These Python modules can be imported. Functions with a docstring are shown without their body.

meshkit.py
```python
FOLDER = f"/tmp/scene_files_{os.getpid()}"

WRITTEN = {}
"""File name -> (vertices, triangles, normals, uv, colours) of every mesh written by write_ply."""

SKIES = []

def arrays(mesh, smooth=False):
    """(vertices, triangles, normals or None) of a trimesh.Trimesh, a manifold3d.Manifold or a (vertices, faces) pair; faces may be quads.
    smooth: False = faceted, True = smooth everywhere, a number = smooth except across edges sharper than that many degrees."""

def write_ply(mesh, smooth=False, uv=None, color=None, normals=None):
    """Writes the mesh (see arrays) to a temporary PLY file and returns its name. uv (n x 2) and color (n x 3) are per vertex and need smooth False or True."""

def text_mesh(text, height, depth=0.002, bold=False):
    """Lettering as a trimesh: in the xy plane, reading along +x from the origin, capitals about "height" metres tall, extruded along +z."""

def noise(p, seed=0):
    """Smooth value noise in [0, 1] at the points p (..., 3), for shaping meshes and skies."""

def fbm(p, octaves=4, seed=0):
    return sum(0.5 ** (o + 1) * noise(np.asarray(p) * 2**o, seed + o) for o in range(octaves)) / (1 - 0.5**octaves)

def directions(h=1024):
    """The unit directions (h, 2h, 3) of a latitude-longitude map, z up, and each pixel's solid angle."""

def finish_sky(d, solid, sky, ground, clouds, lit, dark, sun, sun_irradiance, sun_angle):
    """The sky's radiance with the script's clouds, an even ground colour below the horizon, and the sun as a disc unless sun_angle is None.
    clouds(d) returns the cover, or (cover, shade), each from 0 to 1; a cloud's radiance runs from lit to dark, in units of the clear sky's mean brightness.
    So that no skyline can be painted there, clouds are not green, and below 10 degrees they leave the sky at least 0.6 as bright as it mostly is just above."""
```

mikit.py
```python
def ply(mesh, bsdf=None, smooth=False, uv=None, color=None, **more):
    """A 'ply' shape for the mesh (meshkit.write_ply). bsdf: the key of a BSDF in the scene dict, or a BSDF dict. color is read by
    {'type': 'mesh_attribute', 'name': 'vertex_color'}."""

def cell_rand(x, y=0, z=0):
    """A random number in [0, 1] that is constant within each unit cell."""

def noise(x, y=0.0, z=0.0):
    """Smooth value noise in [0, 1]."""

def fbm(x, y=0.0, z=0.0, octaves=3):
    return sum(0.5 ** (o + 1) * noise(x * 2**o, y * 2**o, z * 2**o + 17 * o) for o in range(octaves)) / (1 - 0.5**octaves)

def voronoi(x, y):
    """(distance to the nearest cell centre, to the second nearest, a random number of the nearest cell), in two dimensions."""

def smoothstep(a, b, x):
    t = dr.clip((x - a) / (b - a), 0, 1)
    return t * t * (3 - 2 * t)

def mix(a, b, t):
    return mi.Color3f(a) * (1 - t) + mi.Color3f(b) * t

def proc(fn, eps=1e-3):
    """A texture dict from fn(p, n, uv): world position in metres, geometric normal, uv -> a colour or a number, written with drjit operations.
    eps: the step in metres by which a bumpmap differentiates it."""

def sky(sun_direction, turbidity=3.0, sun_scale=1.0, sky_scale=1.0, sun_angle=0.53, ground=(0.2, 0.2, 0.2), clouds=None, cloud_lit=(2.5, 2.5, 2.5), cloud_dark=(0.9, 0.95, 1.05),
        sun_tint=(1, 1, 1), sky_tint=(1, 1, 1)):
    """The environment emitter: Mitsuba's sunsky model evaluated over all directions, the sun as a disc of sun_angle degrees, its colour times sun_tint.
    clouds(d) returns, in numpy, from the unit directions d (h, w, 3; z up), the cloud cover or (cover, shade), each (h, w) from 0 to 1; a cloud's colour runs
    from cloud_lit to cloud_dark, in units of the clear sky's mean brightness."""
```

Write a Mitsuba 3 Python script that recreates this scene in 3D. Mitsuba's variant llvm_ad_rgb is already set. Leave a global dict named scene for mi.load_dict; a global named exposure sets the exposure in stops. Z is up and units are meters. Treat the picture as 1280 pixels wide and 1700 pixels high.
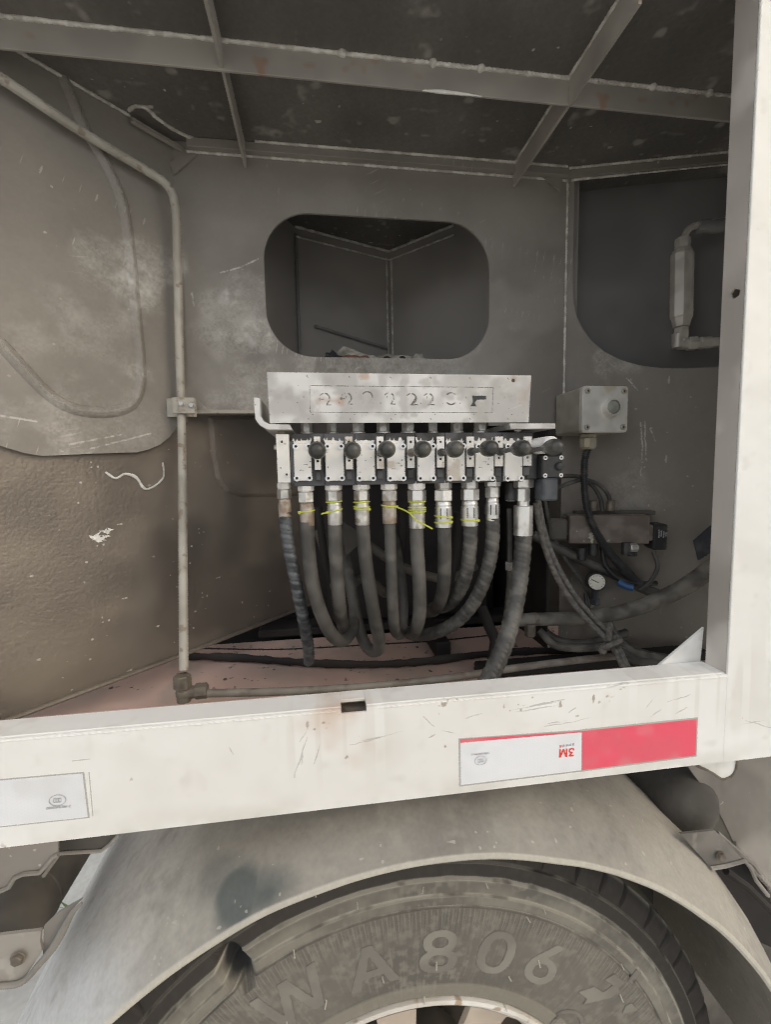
import math, random
import numpy as np, trimesh
import mitsuba as mi, drjit as dr
import mikit, meshkit
from mikit import proc, smoothstep, mix
from shapely.geometry import Polygon, box as sbox, Point
from shapely import affinity

# ------------------------------------------------------------------ camera, light, exposure
T = mi.ScalarTransform4f
scene, labels = {}, {}
scene['camera'] = {'type': 'perspective', 'fov': 79.9056, 'fov_axis': 'x', 'near_clip': 0.01, 'far_clip': 200.0,
                   'to_world': T().look_at(origin=[0, -0.53, 1.61], target=[0.13977913, 0.45621096, 1.52140124],
                                           up=[0.02983189, 0.08524224, 0.99591356])}
scene['sky'] = mikit.sky([0.9, -0.75, 0.55], turbidity=3, sun_scale=0.15, sun_angle=40, sun_tint=(.96, 1, 1.05), clouds=lambda d: 1.0, cloud_lit=(2.43, 2.5, 2.60), ground=(0.3, 0.29, 0.27))
exposure = 2.45
rng = np.random.default_rng(7)
random.seed(7)

# ------------------------------------------------------------------ helpers
SIMPLE = {}
def shape(mesh, m, smooth=30):
    """A shape entry. A material of the table below is one row of it, and its row number is the mesh's uv."""
    if m not in SIMPLE:
        return mikit.ply(mesh, 'mat_' + m, smooth=smooth)
    if not smooth:
        v = np.asarray(mesh.vertices)[np.asarray(mesh.faces).ravel()]
        mesh, smooth = trimesh.Trimesh(v, np.arange(len(v)).reshape(-1, 3), process=False), True
    elif smooth is not True:
        mesh = trimesh.graph.smooth_shade(trimesh.Trimesh(mesh.vertices, mesh.faces, process=False), angle=math.radians(smooth), facet_minarea=None)
    return mikit.ply(mesh, 'mat_table', smooth=True, uv=np.full((len(mesh.vertices), 2), SIMPLE[m] + .5))

def add(key, mesh, m, smooth=30, **lab):
    scene[key] = shape(mesh, m, smooth)
    if lab:
        labels[key] = {'kind' if k == 'kind' else k: v for k, v in lab.items()}
    return key

def part(holder, name, mesh, m, smooth=30, label=None, kind=None):
    key, i = f'{holder}__{name}', 0
    while key in scene or any(k.startswith(key + '__') for k in scene):
        i += 1
        key = f'{holder}__{name}_{i:03d}'
    scene[key] = shape(mesh, m, smooth)
    lab = {}
    if label: lab['label'] = label
    if kind: lab['kind'] = kind
    if lab: labels[key] = lab
    return key

NAMES = {}
def thing(name, label, cat, group=None):
    i = NAMES.get(name, -1) + 1
    NAMES[name] = i
    key = name if i == 0 else f'{name}_{i:03d}'
    labels[key] = {'label': label, 'category': cat}
    if group: labels[key]['group'] = group
    return key

cat = trimesh.util.concatenate

def hull(pts):
    return trimesh.Trimesh(np.asarray(pts, float)).convex_hull

def bx(x0, x1, y0, y1, z0, z1, b=0.001):
    p = []
    for i, x in enumerate((x0, x1)):
        for j, y in enumerate((y0, y1)):
            for k, z in enumerate((z0, z1)):
                sx, sy, sz = 1 - 2 * i, 1 - 2 * j, 1 - 2 * k
                p += [(x + sx * b, y + sy * b, z), (x + sx * b, y, z + sz * b), (x, y + sy * b, z + sz * b)]
    return hull(p)

def frame(mesh, O, u, v):
    u, v = np.asarray(u, float), np.asarray(v, float)
    n = np.cross(u, v)
    w = np.asarray(mesh.vertices) @ np.array([u, v, n]) + np.asarray(O, float)
    return trimesh.Trimesh(w, mesh.faces, process=False)

FX, FZ = (1, 0, 0), (0, 0, 1)
LO, LU = (-0.25, 0.42, 0), (0.70710678, 0.70710678, 0)
RO, RU = (0.527, 0.42, 0), (0.9613, -0.2756, 0)
LN, RN = np.array([0.70710678, -0.70710678, 0]), np.array([-0.2756, -0.9613, 0])

def prism(poly, O, u, v, t, base=0.0):
    g = poly if isinstance(poly, Polygon) else Polygon(poly)
    ms = []
    for q in getattr(g, 'geoms', [g]):
        m = trimesh.creation.extrude_polygon(q, t, engine='earcut')
        m.apply_translation((0, 0, base))
        ms.append(m)
    return frame(cat(ms), O, u, v)

def front(poly, y, t):            # a plate whose visible face is turned to -y at depth y
    return prism(poly, (0, y, 0), FX, FZ, t, -t)

def leftp(poly, t, off=0.0):      # a plate on the slanted left wall (s, z)
    return prism(poly, LO, LU, FZ, t, off - t)

def rightp(poly, t, off=0.0):
    return prism(poly, RO, RU, FZ, t, off - t)

def spline(pts, step=0.006):
    p = np.asarray(pts, float)
    if len(p) < 3:
        n = max(2, int(np.linalg.norm(p[1] - p[0]) / step) + 1)
        return p[0] + (p[1] - p[0]) * np.linspace(0, 1, n)[:, None]
    q = np.vstack([2 * p[0] - p[1], p, 2 * p[-1] - p[-2]])
    out = []
    for i in range(1, len(q) - 2):
        a, b, c, d = q[i - 1], q[i], q[i + 1], q[i + 2]
        ta, tb, tc = (max(np.linalg.norm(y - x), 1e-6) ** .5 for x, y in ((a, b), (b, c), (c, d)))
        m1 = ((b - a) / ta - (c - a) / (ta + tb) + (c - b) / tb) * tb
        m2 = ((c - b) / tb - (d - b) / (tb + tc) + (d - c) / tc) * tb
        n = max(2, int(np.linalg.norm(c - b) / step))
        t = np.linspace(0, 1, n, endpoint=False)[:, None]
        out.append((2 * t**3 - 3 * t**2 + 1) * b + (t**3 - 2 * t**2 + t) * m1 + (-2 * t**3 + 3 * t**2) * c + (t**3 - t**2) * m2)
    out.append(p[-1:])
    return np.vstack(out)

def tube(pts, r, sides=16, step=0.006, smooth=True, mod=None, flat=None):
    """A tube along the points. r: number or one per given point. mod(s, angle) scales the radius along length s."""
    c = spline(pts, step) if smooth else np.asarray(pts, float)
    n = len(c)
    t = np.gradient(c, axis=0)
    t /= np.linalg.norm(t, axis=1, keepdims=True) + 1e-12
    s = np.concatenate([[0], np.cumsum(np.linalg.norm(np.diff(c, axis=0), axis=1))])
    if np.ndim(r):
        gp = np.asarray(pts, float)
        gs = np.concatenate([[0], np.cumsum(np.linalg.norm(np.diff(gp, axis=0), axis=1))])
        rr = np.interp(s / s[-1], gs / gs[-1], r)
    else:
        rr = np.full(n, float(r))
    a = np.cross(t[0], (0, 1, 0) if abs(t[0][1]) < .9 else (1, 0, 0))
    a /= np.linalg.norm(a)
    ang = np.arange(sides) * 2 * np.pi / sides
    v = np.empty((n, sides, 3))
    for i in range(n):
        a = a - t[i] * (a @ t[i]); a /= np.linalg.norm(a)
        b = np.cross(t[i], a)
        k = rr[i] * (mod(s[i], ang) if mod else np.ones(sides))
        fl = flat or 1.0
        v[i] = c[i] + (np.cos(ang) * k)[:, None] * a + (np.sin(ang) * k * fl)[:, None] * b
    i, j = np.meshgrid(np.arange(n - 1), np.arange(sides), indexing='ij')
    j2 = (j + 1) % sides
    f = np.concatenate([np.stack([i * sides + j, i * sides + j2, (i + 1) * sides + j2], -1).reshape(-1, 3),
                        np.stack([i * sides + j, (i + 1) * sides + j2, (i + 1) * sides + j], -1).reshape(-1, 3)])
    vv = np.vstack([v.reshape(-1, 3), c[:1], c[-1:]])
    k = np.arange(sides)
    f = np.vstack([f, np.stack([np.full(sides, n * sides), (k + 1) % sides, k], 1),
                   np.stack([np.full(sides, n * sides + 1), (n - 1) * sides + k, (n - 1) * sides + (k + 1) % sides], 1)])
    return trimesh.Trimesh(vv, f, process=False)

def lathe(prof, O, axis, sides=24, phase=0.0):
    """Revolves (r, h) pairs round the axis through O; closed at both ends when r is 0 there."""
    ax = np.asarray(axis, float); ax /= np.linalg.norm(ax)
    a = np.cross(ax, (0, 0, 1) if abs(ax[2]) < .9 else (0, 1, 0)); a /= np.linalg.norm(a)
    b = np.cross(ax, a)
    ang = phase + np.arange(sides) * 2 * np.pi / sides
    ring = np.cos(ang)[:, None] * a + np.sin(ang)[:, None] * b
    v = np.vstack([np.asarray(O, float) + ax * h + ring * r for r, h in prof])
    i, j = np.meshgrid(np.arange(len(prof) - 1), np.arange(sides), indexing='ij')
    j2 = (j + 1) % sides
    f = np.concatenate([np.stack([i * sides + j, i * sides + j2, (i + 1) * sides + j2], -1).reshape(-1, 3),
                        np.stack([i * sides + j, (i + 1) * sides + j2, (i + 1) * sides + j], -1).reshape(-1, 3)])
    return trimesh.Trimesh(v, f, process=False)

def hexnut(x, y, z0, z1, r, phase=0.0, axis=(0, 0, 1), O=None, sides=6):
    h = abs(z1 - z0)
    O = (x, y, min(z0, z1)) if O is None else O
    c = min(.0015, h * .2)
    return lathe([(0, 0), (r * .9, 0), (r, c), (r, h - c), (r * .9, h), (0, h)], O, axis, sides, phase)

def cyl(O, axis, r, h, sides=24, c=0.0008):
    return lathe([(0, 0), (r - c, 0), (r, c), (r, h - c), (r - c, h), (0, h)], O, axis, sides)

def bead(pts, r=0.003, seed=0):
    def mod(s, a):
        q = np.array([[s * 160, seed * 7.3, 0.5]])
        return 0.55 + 0.9 * meshkit.noise(q, seed)[0] + 0.15 * np.cos(a * 3 + s * 900)
    return tube(pts, r, 7, 0.0035, True, mod)

def text(t, h, O, u, v, depth=0.0003, bold=False, sx=1.0, center=True):
    m = meshkit.text_mesh(t, h, depth, bold)
    if center:
        lo, hi = m.bounds
        m.apply_translation((-(lo[0] + hi[0]) / 2, -(lo[1] + hi[1]) / 2, 0))
    m.vertices[:, 0] *= sx
    return frame(m, O, u, v)

def ring_poly(r0, r1, n=24):
    return Point(0, 0).buffer(r1, n).difference(Point(0, 0).buffer(r0, n))

def roughen(mesh, amp, freq, seed=0):
    v = np.array(mesh.vertices)
    d = np.stack([meshkit.fbm(v * freq + 31 * k, 3, seed + k) - .5 for k in range(3)], -1)
    return trimesh.Trimesh(v + d * amp * 2, mesh.faces, process=False)

# ------------------------------------------------------------------ materials
def noise_table(octaves, n=128, base=16, seed=1):
    """A cube of periodic value noise, base cells a side, so that a texture needs one look-up for all its octaves."""
    r = np.random.default_rng(seed)
    out, tot = np.zeros((n, n, n), np.float32), 0
    for o in range(octaves):
        c = base * 2 ** o
        g = r.random((c, c, c), dtype=np.float32)
        t = np.arange(n) * c / n
        i0 = t.astype(int); f = t - i0; f = (f * f * (3 - 2 * f)).astype(np.float32)
        for axis in range(3):
            sh = [1, 1, 1]; sh[axis] = n
            ff = f.reshape(sh)
            g = np.take(g, i0 % c, axis) * (1 - ff) + np.take(g, (i0 + 1) % c, axis) * ff
        w = .5 ** (o + 1); out += w * g; tot += w
    return mi.Float((out / tot).ravel())
NT = {1: noise_table(1, seed=5), 2: noise_table(2, seed=6), 3: noise_table(3, seed=7)}

def tn(x, y, z, o=1):
    q = [mi.Float(v) * 8 for v in (x, y, z)]
    fl = [dr.floor(v) for v in q]
    t = [a - b for a, b in zip(q, fl)]
    lo = [mi.UInt32(mi.Int32(v)) & 127 for v in fl]
    hi = [(v + 1) & 127 for v in lo]
    X, Y, Z = (lo[0] << 14, hi[0] << 14), (lo[1] << 7, hi[1] << 7), (lo[2], hi[2])
    g = lambda a, b: dr.lerp(dr.gather(mi.Float, NT[o], X[0] | Y[a] | Z[b]), dr.gather(mi.Float, NT[o], X[1] | Y[a] | Z[b]), t[0])
    return dr.lerp(dr.lerp(g(0, 0), g(1, 0), t[1]), dr.lerp(g(0, 1), g(1, 1), t[1]), t[2])
def noise(x, y=0.0, z=0.0): return tn(x, y, z, 1)
def fbm(x, y=0.0, z=0.0, octaves=3): return tn(x, y, z, min(octaves, 3))
def f3(p, s, o=3, k=0.0): return tn(p.x * s + k, p.y * s - k, p.z * s + 2 * k, min(o, 3))

def blob(p, c, r, w, soft=.5):
    """A stain round the place c on a surface, its outline broken up by the noise w."""
    d = dr.sqrt(dr.square(p.x - c[0]) + dr.square(p.y - c[1]) + dr.square(p.z - c[2])) / r
    return smoothstep(1.0, 1.0 - soft, d + (w - .5) * 2.2)

def scratch(a, b, ang, k, lo=.86):
    c, s = math.cos(ang), math.sin(ang)
    u, v = a * c + b * s, b * c - a * s
    return smoothstep(lo, lo + .05, noise(u * 24 + k, v * 420, k)) * smoothstep(.5, .62, fbm(a * 7 + k, b * 7, k))

def principled(key, color, rough=.6, metallic=0.0, spec=.5, bump=None, bscale=1.0, eps=5e-4, **kw):
    d = {'type': 'principled', 'base_color': color if isinstance(color, dict) else {'type': 'rgb', 'value': list(color)},
         'roughness': rough, 'metallic': metallic, 'specular': spec, **kw}
    if bump is not None:
        d = {'type': 'bumpmap', 'arbitrary': proc(bump, eps), 'scale': bscale, 'bsdf': d}
    scene['mat_' + key] = {'type': 'twosided', 'bsdf': d}

SLOT = (0.0331, 0.0, 1.3315)
SCR = [((-0.0408, 1.2484), (-0.0222, 1.2977)), ((-0.0318, 1.2625), (-0.0266, 1.2937)), ((-0.0177, 1.2594), (-0.0091, 1.2866)), ((-0.0323, 1.2913), (-0.0234, 1.3039)), ((0.0261, 1.2821), (0.0942, 1.2928)), ((0.0408, 1.2867), (0.0718, 1.2889)), ((0.1178, 1.309), (0.1313, 1.2945)), ((0.1236, 1.2796), (0.132, 1.2842)), ((0.1412, 1.2888), (0.1582, 1.2831)), ((0.1722, 1.3022), (0.1934, 1.3049)), ((0.2322, 1.3068), (0.2989, 1.3118)), ((0.2355, 1.3033), (0.2849, 1.3067)), ((0.2564, 1.3093), (0.303, 1.3139)), ((0.2755, 1.2801), (0.3412, 1.2859)), ((0.2804, 1.2837), (0.3068, 1.286)), ((0.3091, 1.2955), (0.319, 1.3003)), ((0.4185, 1.291), (0.4328, 1.308)), ((0.4251, 1.2778), (0.4397, 1.2882)), ((0.4509, 1.2963), (0.4846, 1.3051)), ((0.4615, 1.2785), (0.48, 1.2869)), ((0.5636, 1.2541), (0.6031, 1.258)), ((0.5708, 1.2594), (0.6106, 1.2459)), ((0.3221, 1.3532), (0.334, 1.3426)), ((-0.1135, 1.2939), (-0.1085, 1.2845)), ((-0.2811, 1.2963), (-0.2625, 1.2963)), ((0.3597, 1.3259), (0.4067, 1.3292))]
def white_paint(p, n, uv):
    c = mix((.815, .81, .785), (.77, .755, .72), smoothstep(.35, .7, f3(p, 5)))
    c = mix(c, (.70, .68, .635), .45 * smoothstep(.52, .75, f3(p, 14, 4, 3.1)))
    c = mix(c, (.58, .55, .50), .35 * smoothstep(.6, .8, f3(p, 37, 3, 5.7)))
    w = f3(p, 70, 3, 2)
    px_, pz_ = p.x + (w - .5) * .004, p.z + (f3(p, 60, 3, 6) - .5) * .004
    dmin = mi.Float(1.0)
    for q, ((x0, z0), (x1, z1)) in enumerate(SCR):
        ux, uz = x1 - x0, z1 - z0
        t = dr.clip(((px_ - x0) * ux + (pz_ - z0) * uz) / (ux * ux + uz * uz), 0, 1)
        d = dr.sqrt(dr.square(px_ - x0 - t * ux) + dr.square(pz_ - z0 - t * uz))
        dmin = dr.minimum(dmin, d + .0012 * dr.abs(t - .5) * (1 if q % 3 else .4))
    sc = smoothstep(.0011, .0004, dmin + (w - .5) * .0012) * smoothstep(.03, .01, p.y)
    c = mix(c, (.24, .23, .21), .5 * sc)
    c = mix(c, (.25, .19, .13), .7 * smoothstep(.80, .86, f3(p, 131, 3, 8.0) * .55 + f3(p, 43, 2, 3.3) * .45 + .1) * smoothstep(.55, .65, f3(p, 9, 2, 1.7)))
    c = mix(c, (.60, .565, .51), .35 * smoothstep(.56, .8, noise(p.x * 95, p.y * 8, p.z * 7)) * smoothstep(.4, .6, f3(p, 7, 2, 5)) * smoothstep(1.20, 1.32, p.z) * smoothstep(1.42, 1.32, p.z))
    c = mix(c, (.55, .52, .46), .4 * smoothstep(.035, .0, p.z - 1.2032) * smoothstep(.35, .65, f3(p, 26, 3, 2)))
    c = mix(c, (.50, .30, .17), .75 * blob(p, SLOT, .075, f3(p, 16), .95))
    return c
principled('white_paint', proc(white_paint), .42, spec=.45,
           bump=lambda p, n, uv: f3(p, 45, 2) * .0012 + f3(p, 320, 2, 2) * .00012)

SC1, SC2, SC3, SC4 = (-0.3035, 0.3665, 1.9478), (-0.3706, 0.2994, 1.8345), (-0.4235, 0.2465, 1.6941), (-0.3531, 0.3169, 1.661)
BC1, BC2, BC3 = (-0.1521, 0.42, 1.9185), (-0.1124, 0.42, 1.7821), (0.1399, 0.42, 1.8227)
GSEG = [((-0.1754, 0.42, 1.9923), (-0.1371, 0.42, 2.0039)), ((-0.1371, 0.42, 2.0039), (-0.105, 0.42, 2.0197)), ((0.68, 0.3761, 1.7028), (0.686, 0.3744, 1.6543)), ((0.686, 0.3744, 1.6543), (0.6844, 0.3749, 1.5901)), ((0.688, 0.3738, 1.7051), (0.6939, 0.3721, 1.6221)), ((0.6988, 0.3707, 1.6895), (0.71, 0.3675, 1.6638)), ((0.6508, 0.3845, 1.7983), (0.6627, 0.3811, 1.7853)), ((0.6639, 0.3807, 1.7815), (0.6723, 0.3783, 1.7711)), ((-0.4539, 0.2161, 1.6995), (-0.4235, 0.2465, 1.6941)), ((-0.3729, 0.2971, 1.6552), (-0.3017, 0.3683, 1.6852)), ((-0.3941, 0.2759, 1.661), (-0.3385, 0.3315, 1.6803)), ((-0.2301, 0.42, 1.9538), (-0.227, 0.42, 1.9296))]
BC4, BC5 = (-0.1562, 0.42, 1.952), (-0.125, 0.42, 1.891)
RC1, RC2, RC3 = (0.6576, 0.3826, 1.5384), (0.6266, 0.3914, 1.8395), (0.5212, 0.4216, 1.3773)
def grey_paint(p, n, uv):
    c = mix((.268, .247, .222), (.188, .173, .156), smoothstep(.35, .68, f3(p, 4)))
    c = mix(c, (.31, .29, .262), .5 * smoothstep(.5, .72, f3(p, 11, 4, 1.3)))
    g = .5 * f3(p, 61, 3, 4) + .5 * f3(p, 270, 2, 1)
    w, w2 = f3(p, 16), f3(p, 23, 3, 4.4)
    dust = dr.minimum(1, blob(p, SC1, .075, w) + .5 * blob(p, SC2, .08, w2) + .55 * blob(p, SC3, .13, w) + .5 * blob(p, SC4, .13, w2)
                      + .75 * blob(p, BC1, .085, w) + .8 * blob(p, BC2, .12, w2) + .75 * blob(p, BC3, .22, w) + .5 * blob(p, RC1, .09, w2) + .8 * blob(p, RC2, .05, w))
    c = mix(c, (.52, .50, .465), .62 * dust * smoothstep(.28, .72, .6 * g + .4 * f3(p, 24, 3, 2)))
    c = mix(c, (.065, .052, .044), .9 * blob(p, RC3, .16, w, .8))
    scuff = dr.minimum(1, blob(p, SC1, .060, w2, .9) + .8 * blob(p, BC4, .026, w, .8) + .6 * blob(p, BC5, .05, w2, .9)) * smoothstep(.30, .66, .5 * f3(p, 90, 3, 5) + .5 * w2)
    c = mix(c, (.66, .645, .62), .8 * scuff)
    dmin, jit = mi.Float(1.0), (f3(p, 130, 2, 3) - .5) * .004
    for q0, q1 in GSEG:
        e = [b_ - a_ for a_, b_ in zip(q0, q1)]
        t = dr.clip(((p.x - q0[0]) * e[0] + (p.y - q0[1]) * e[1] + (p.z - q0[2]) * e[2]) / sum(v * v for v in e), 0, 1)
        dmin = dr.minimum(dmin, dr.sqrt(dr.square(p.x - q0[0] - t * e[0] + jit) + dr.square(p.y - q0[1] - t * e[1]) + dr.square(p.z - q0[2] - t * e[2])))
    c = mix(c, (.62, .605, .58), .75 * smoothstep(.0022, .0008, dmin) * smoothstep(.3, .6, g))
    a, b = p.x - p.y * .3, p.z
    sc = dr.maximum(scratch(a, b, 1.4, 4.0, .9), scratch(a, b, .5, 12.0, .9))
    c = mix(c, (.58, .56, .52), .55 * sc * smoothstep(.5, .62, f3(p, 6, 2, 7)))
    c = mix(c, (.55, .53, .49), .7 * smoothstep(.82, .86, f3(p, 97, 2, 6)) * smoothstep(.5, .6, f3(p, 7, 2, 3)))
    return c * (.93 + .14 * g)
principled('grey_paint', proc(grey_paint), .5, spec=.4, bump=lambda p, n, uv: f3(p, 9, 2) * .003 + f3(p, 300, 2, 2) * .00014)

def roof_paint(p, n, uv):
    c = mix((.165, .153, .14), (.115, .108, .10), smoothstep(.35, .65, f3(p, 6)))
    c = mix(c, (.36, .345, .32), .65 * smoothstep(.62, .8, f3(p, 34, 4, 2)))
    c = mix(c, (.5, .48, .45), .8 * smoothstep(.80, .845, f3(p, 115, 2, 7)) * smoothstep(.42, .6, f3(p, 8, 2, 2)))
    return c * (.86 + .28 * f3(p, 210, 2, 1))
principled('roof_paint', proc(roof_paint), .6, spec=.35, bump=lambda p, n, uv: f3(p, 130, 3) * .0012)

def brown_coat(p, n, uv):
    c = mix((.212, .18, .149), (.148, .125, .106), smoothstep(.35, .65, f3(p, 5)))
    c = mix(c, (.285, .245, .20), .5 * smoothstep(.45, .7, f3(p, 9, 4, 3)))
    c = mix(c, (.105, .088, .077), .55 * smoothstep(.55, .75, f3(p, 7, 3, 8)))
    c = mix(c, (.6, .57, .53), .8 * smoothstep(.83, .87, f3(p, 120, 2, 5)) * smoothstep(.5, .6, f3(p, 6, 2, 1)))
    return c
principled('brown_coat', proc(brown_coat), .36, spec=.5, bump=lambda p, n, uv: f3(p, 270, 2) * .0010 + f3(p, 25, 2) * .0009 + f3(p, 700, 2) * .00025)


def pink(p, n, uv):
    c = mix((.68, .48, .41), (.57, .41, .355), smoothstep(.35, .65, f3(p, 8)))
    c = mix(c, (.42, .36, .31), .5 * smoothstep(.45, .7, f3(p, 14, 4, 2)))
    return mix(c, (.06, .05, .045), .85 * smoothstep(.74, .80, f3(p, 75, 3, 5)) * smoothstep(.5, .6, f3(p, 9, 2, 7)))
principled('pink_primer', proc(pink), .65, spec=.3, bump=lambda p, n, uv: f3(p, 90, 3) * .0012)

def valve_white(p, n, uv):
    c = mix((.80, .78, .755), (.72, .70, .66), smoothstep(.4, .7, f3(p, 22)))
    c = mix(c, (.45, .36, .25), .6 * smoothstep(.66, .78, f3(p, 42, 3, 4)))
    return mix(c, (.16, .15, .14), .85 * smoothstep(.81, .84, f3(p, 230, 2, 9)))
principled('valve_white', proc(valve_white), .4, spec=.5)


def plate_paint(p, n, uv):
    c = mix((.66, .65, .63), (.45, .435, .415), smoothstep(.38, .66, f3(p, 24, 4)))
    c = mix(c, (.38, .365, .34), .6 * smoothstep(.5, .72, f3(p, 62, 3, 3)))
    c = mix(c, (.42, .29, .20), .7 * smoothstep(.70, .8, f3(p, 28, 3, 7)))
    c = mix(c, (.12, .11, .10), .8 * smoothstep(.81, .84, f3(p, 260, 2, 1)))
    return mix(c, (.85, .84, .81), .7 * scratch(p.x, p.z, .35, 3.0, .87))
principled('plate_paint', proc(plate_paint), .38, .25, spec=.5, bump=lambda p, n, uv: f3(p, 120, 3) * .0006)


def hexline(p, k):
    x, z = (p.x + p.z * .012) * k, p.z * k
    m = mi.Float(0)
    for a in (0.0, 1.0472, 2.0944):
        t = x * math.cos(a) + z * math.sin(a)
        m = dr.maximum(m, smoothstep(.40, .48, dr.abs(t - dr.floor(t) - .5)))
    return m
def tape_white(p, n, uv):
    c = mix((.79, .80, .825), (.74, .75, .77), smoothstep(.4, .7, f3(p, 20)))
    c = mix(c, (.66, .66, .66), .22 * hexline(p, 280))
    return mix(c, (.55, .53, .49), .22 * smoothstep(.5, .8, f3(p, 33, 3, 2)))
def tape_red(p, n, uv):
    c = mix((.82, .095, .15), (.76, .11, .155), smoothstep(.4, .7, f3(p, 22)))
    c = mix(c, (.62, .08, .12), .22 * hexline(p, 280))
    return mix(c, (.72, .42, .41), .25 * smoothstep(.5, .8, f3(p, 33, 3, 2)))
principled('tape_white', proc(tape_white), .25, clearcoat=.3)
principled('tape_red', proc(tape_red), .28, clearcoat=.3)
FS, FS2, FS3 = (-0.1117, 0.0, 1.1053), (-0.1427, 0.04, 1.1108), (-0.0731, -0.01, 1.1121)
def fender(p, n, uv):
    c = mix((.375, .348, .30), (.30, .277, .24), smoothstep(.35, .65, f3(p, 6)))
    w = f3(p, 15, 3, 2)
    c = mix(c, (.56, .56, .555), .85 * smoothstep(.02, -.26, p.x + (f3(p, 10, 3, 2) - .5) * .5) * smoothstep(1.14, 1.0, p.z + (w - .5) * .1))  # pale dust on the left, lightened further to offset the shade there
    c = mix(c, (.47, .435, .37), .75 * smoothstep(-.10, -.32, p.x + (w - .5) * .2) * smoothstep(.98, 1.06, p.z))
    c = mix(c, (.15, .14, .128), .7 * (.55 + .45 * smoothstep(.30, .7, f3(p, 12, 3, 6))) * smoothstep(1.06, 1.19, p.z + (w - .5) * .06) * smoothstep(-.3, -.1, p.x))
    c = mix(c, (.36, .335, .285), .3 * smoothstep(.5, .75, f3(p, 60, 3, 1)))
    c = mix(c, (.15, .14, .125), .35 * smoothstep(.5, .8, f3(p, 20, 3, 8) * .6 + f3(p, 90, 3, 5) * .4))
    c = mix(c, (.075, .09, .088), .85 * dr.maximum(blob(p, FS, .038, w, .7), dr.maximum(blob(p, FS3, .036, w, .75), .55 * blob(p, FS2, .045, w, .8))))
    c = mix(c, (.52, .49, .43), .5 * smoothstep(.82, .86, f3(p, 130, 2, 1)))
    c = mix(c, (.52, .49, .42), .8 * smoothstep(-.0188, -.0215, p.y))
    return c * (.86 + .16 * f3(p, 280, 2) + .12 * f3(p, 75, 3))
principled('fender', proc(fender), .6, spec=.35, bump=lambda p, n, uv: f3(p, 12, 2) * .003 + f3(p, 260, 2) * .0003)

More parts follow.
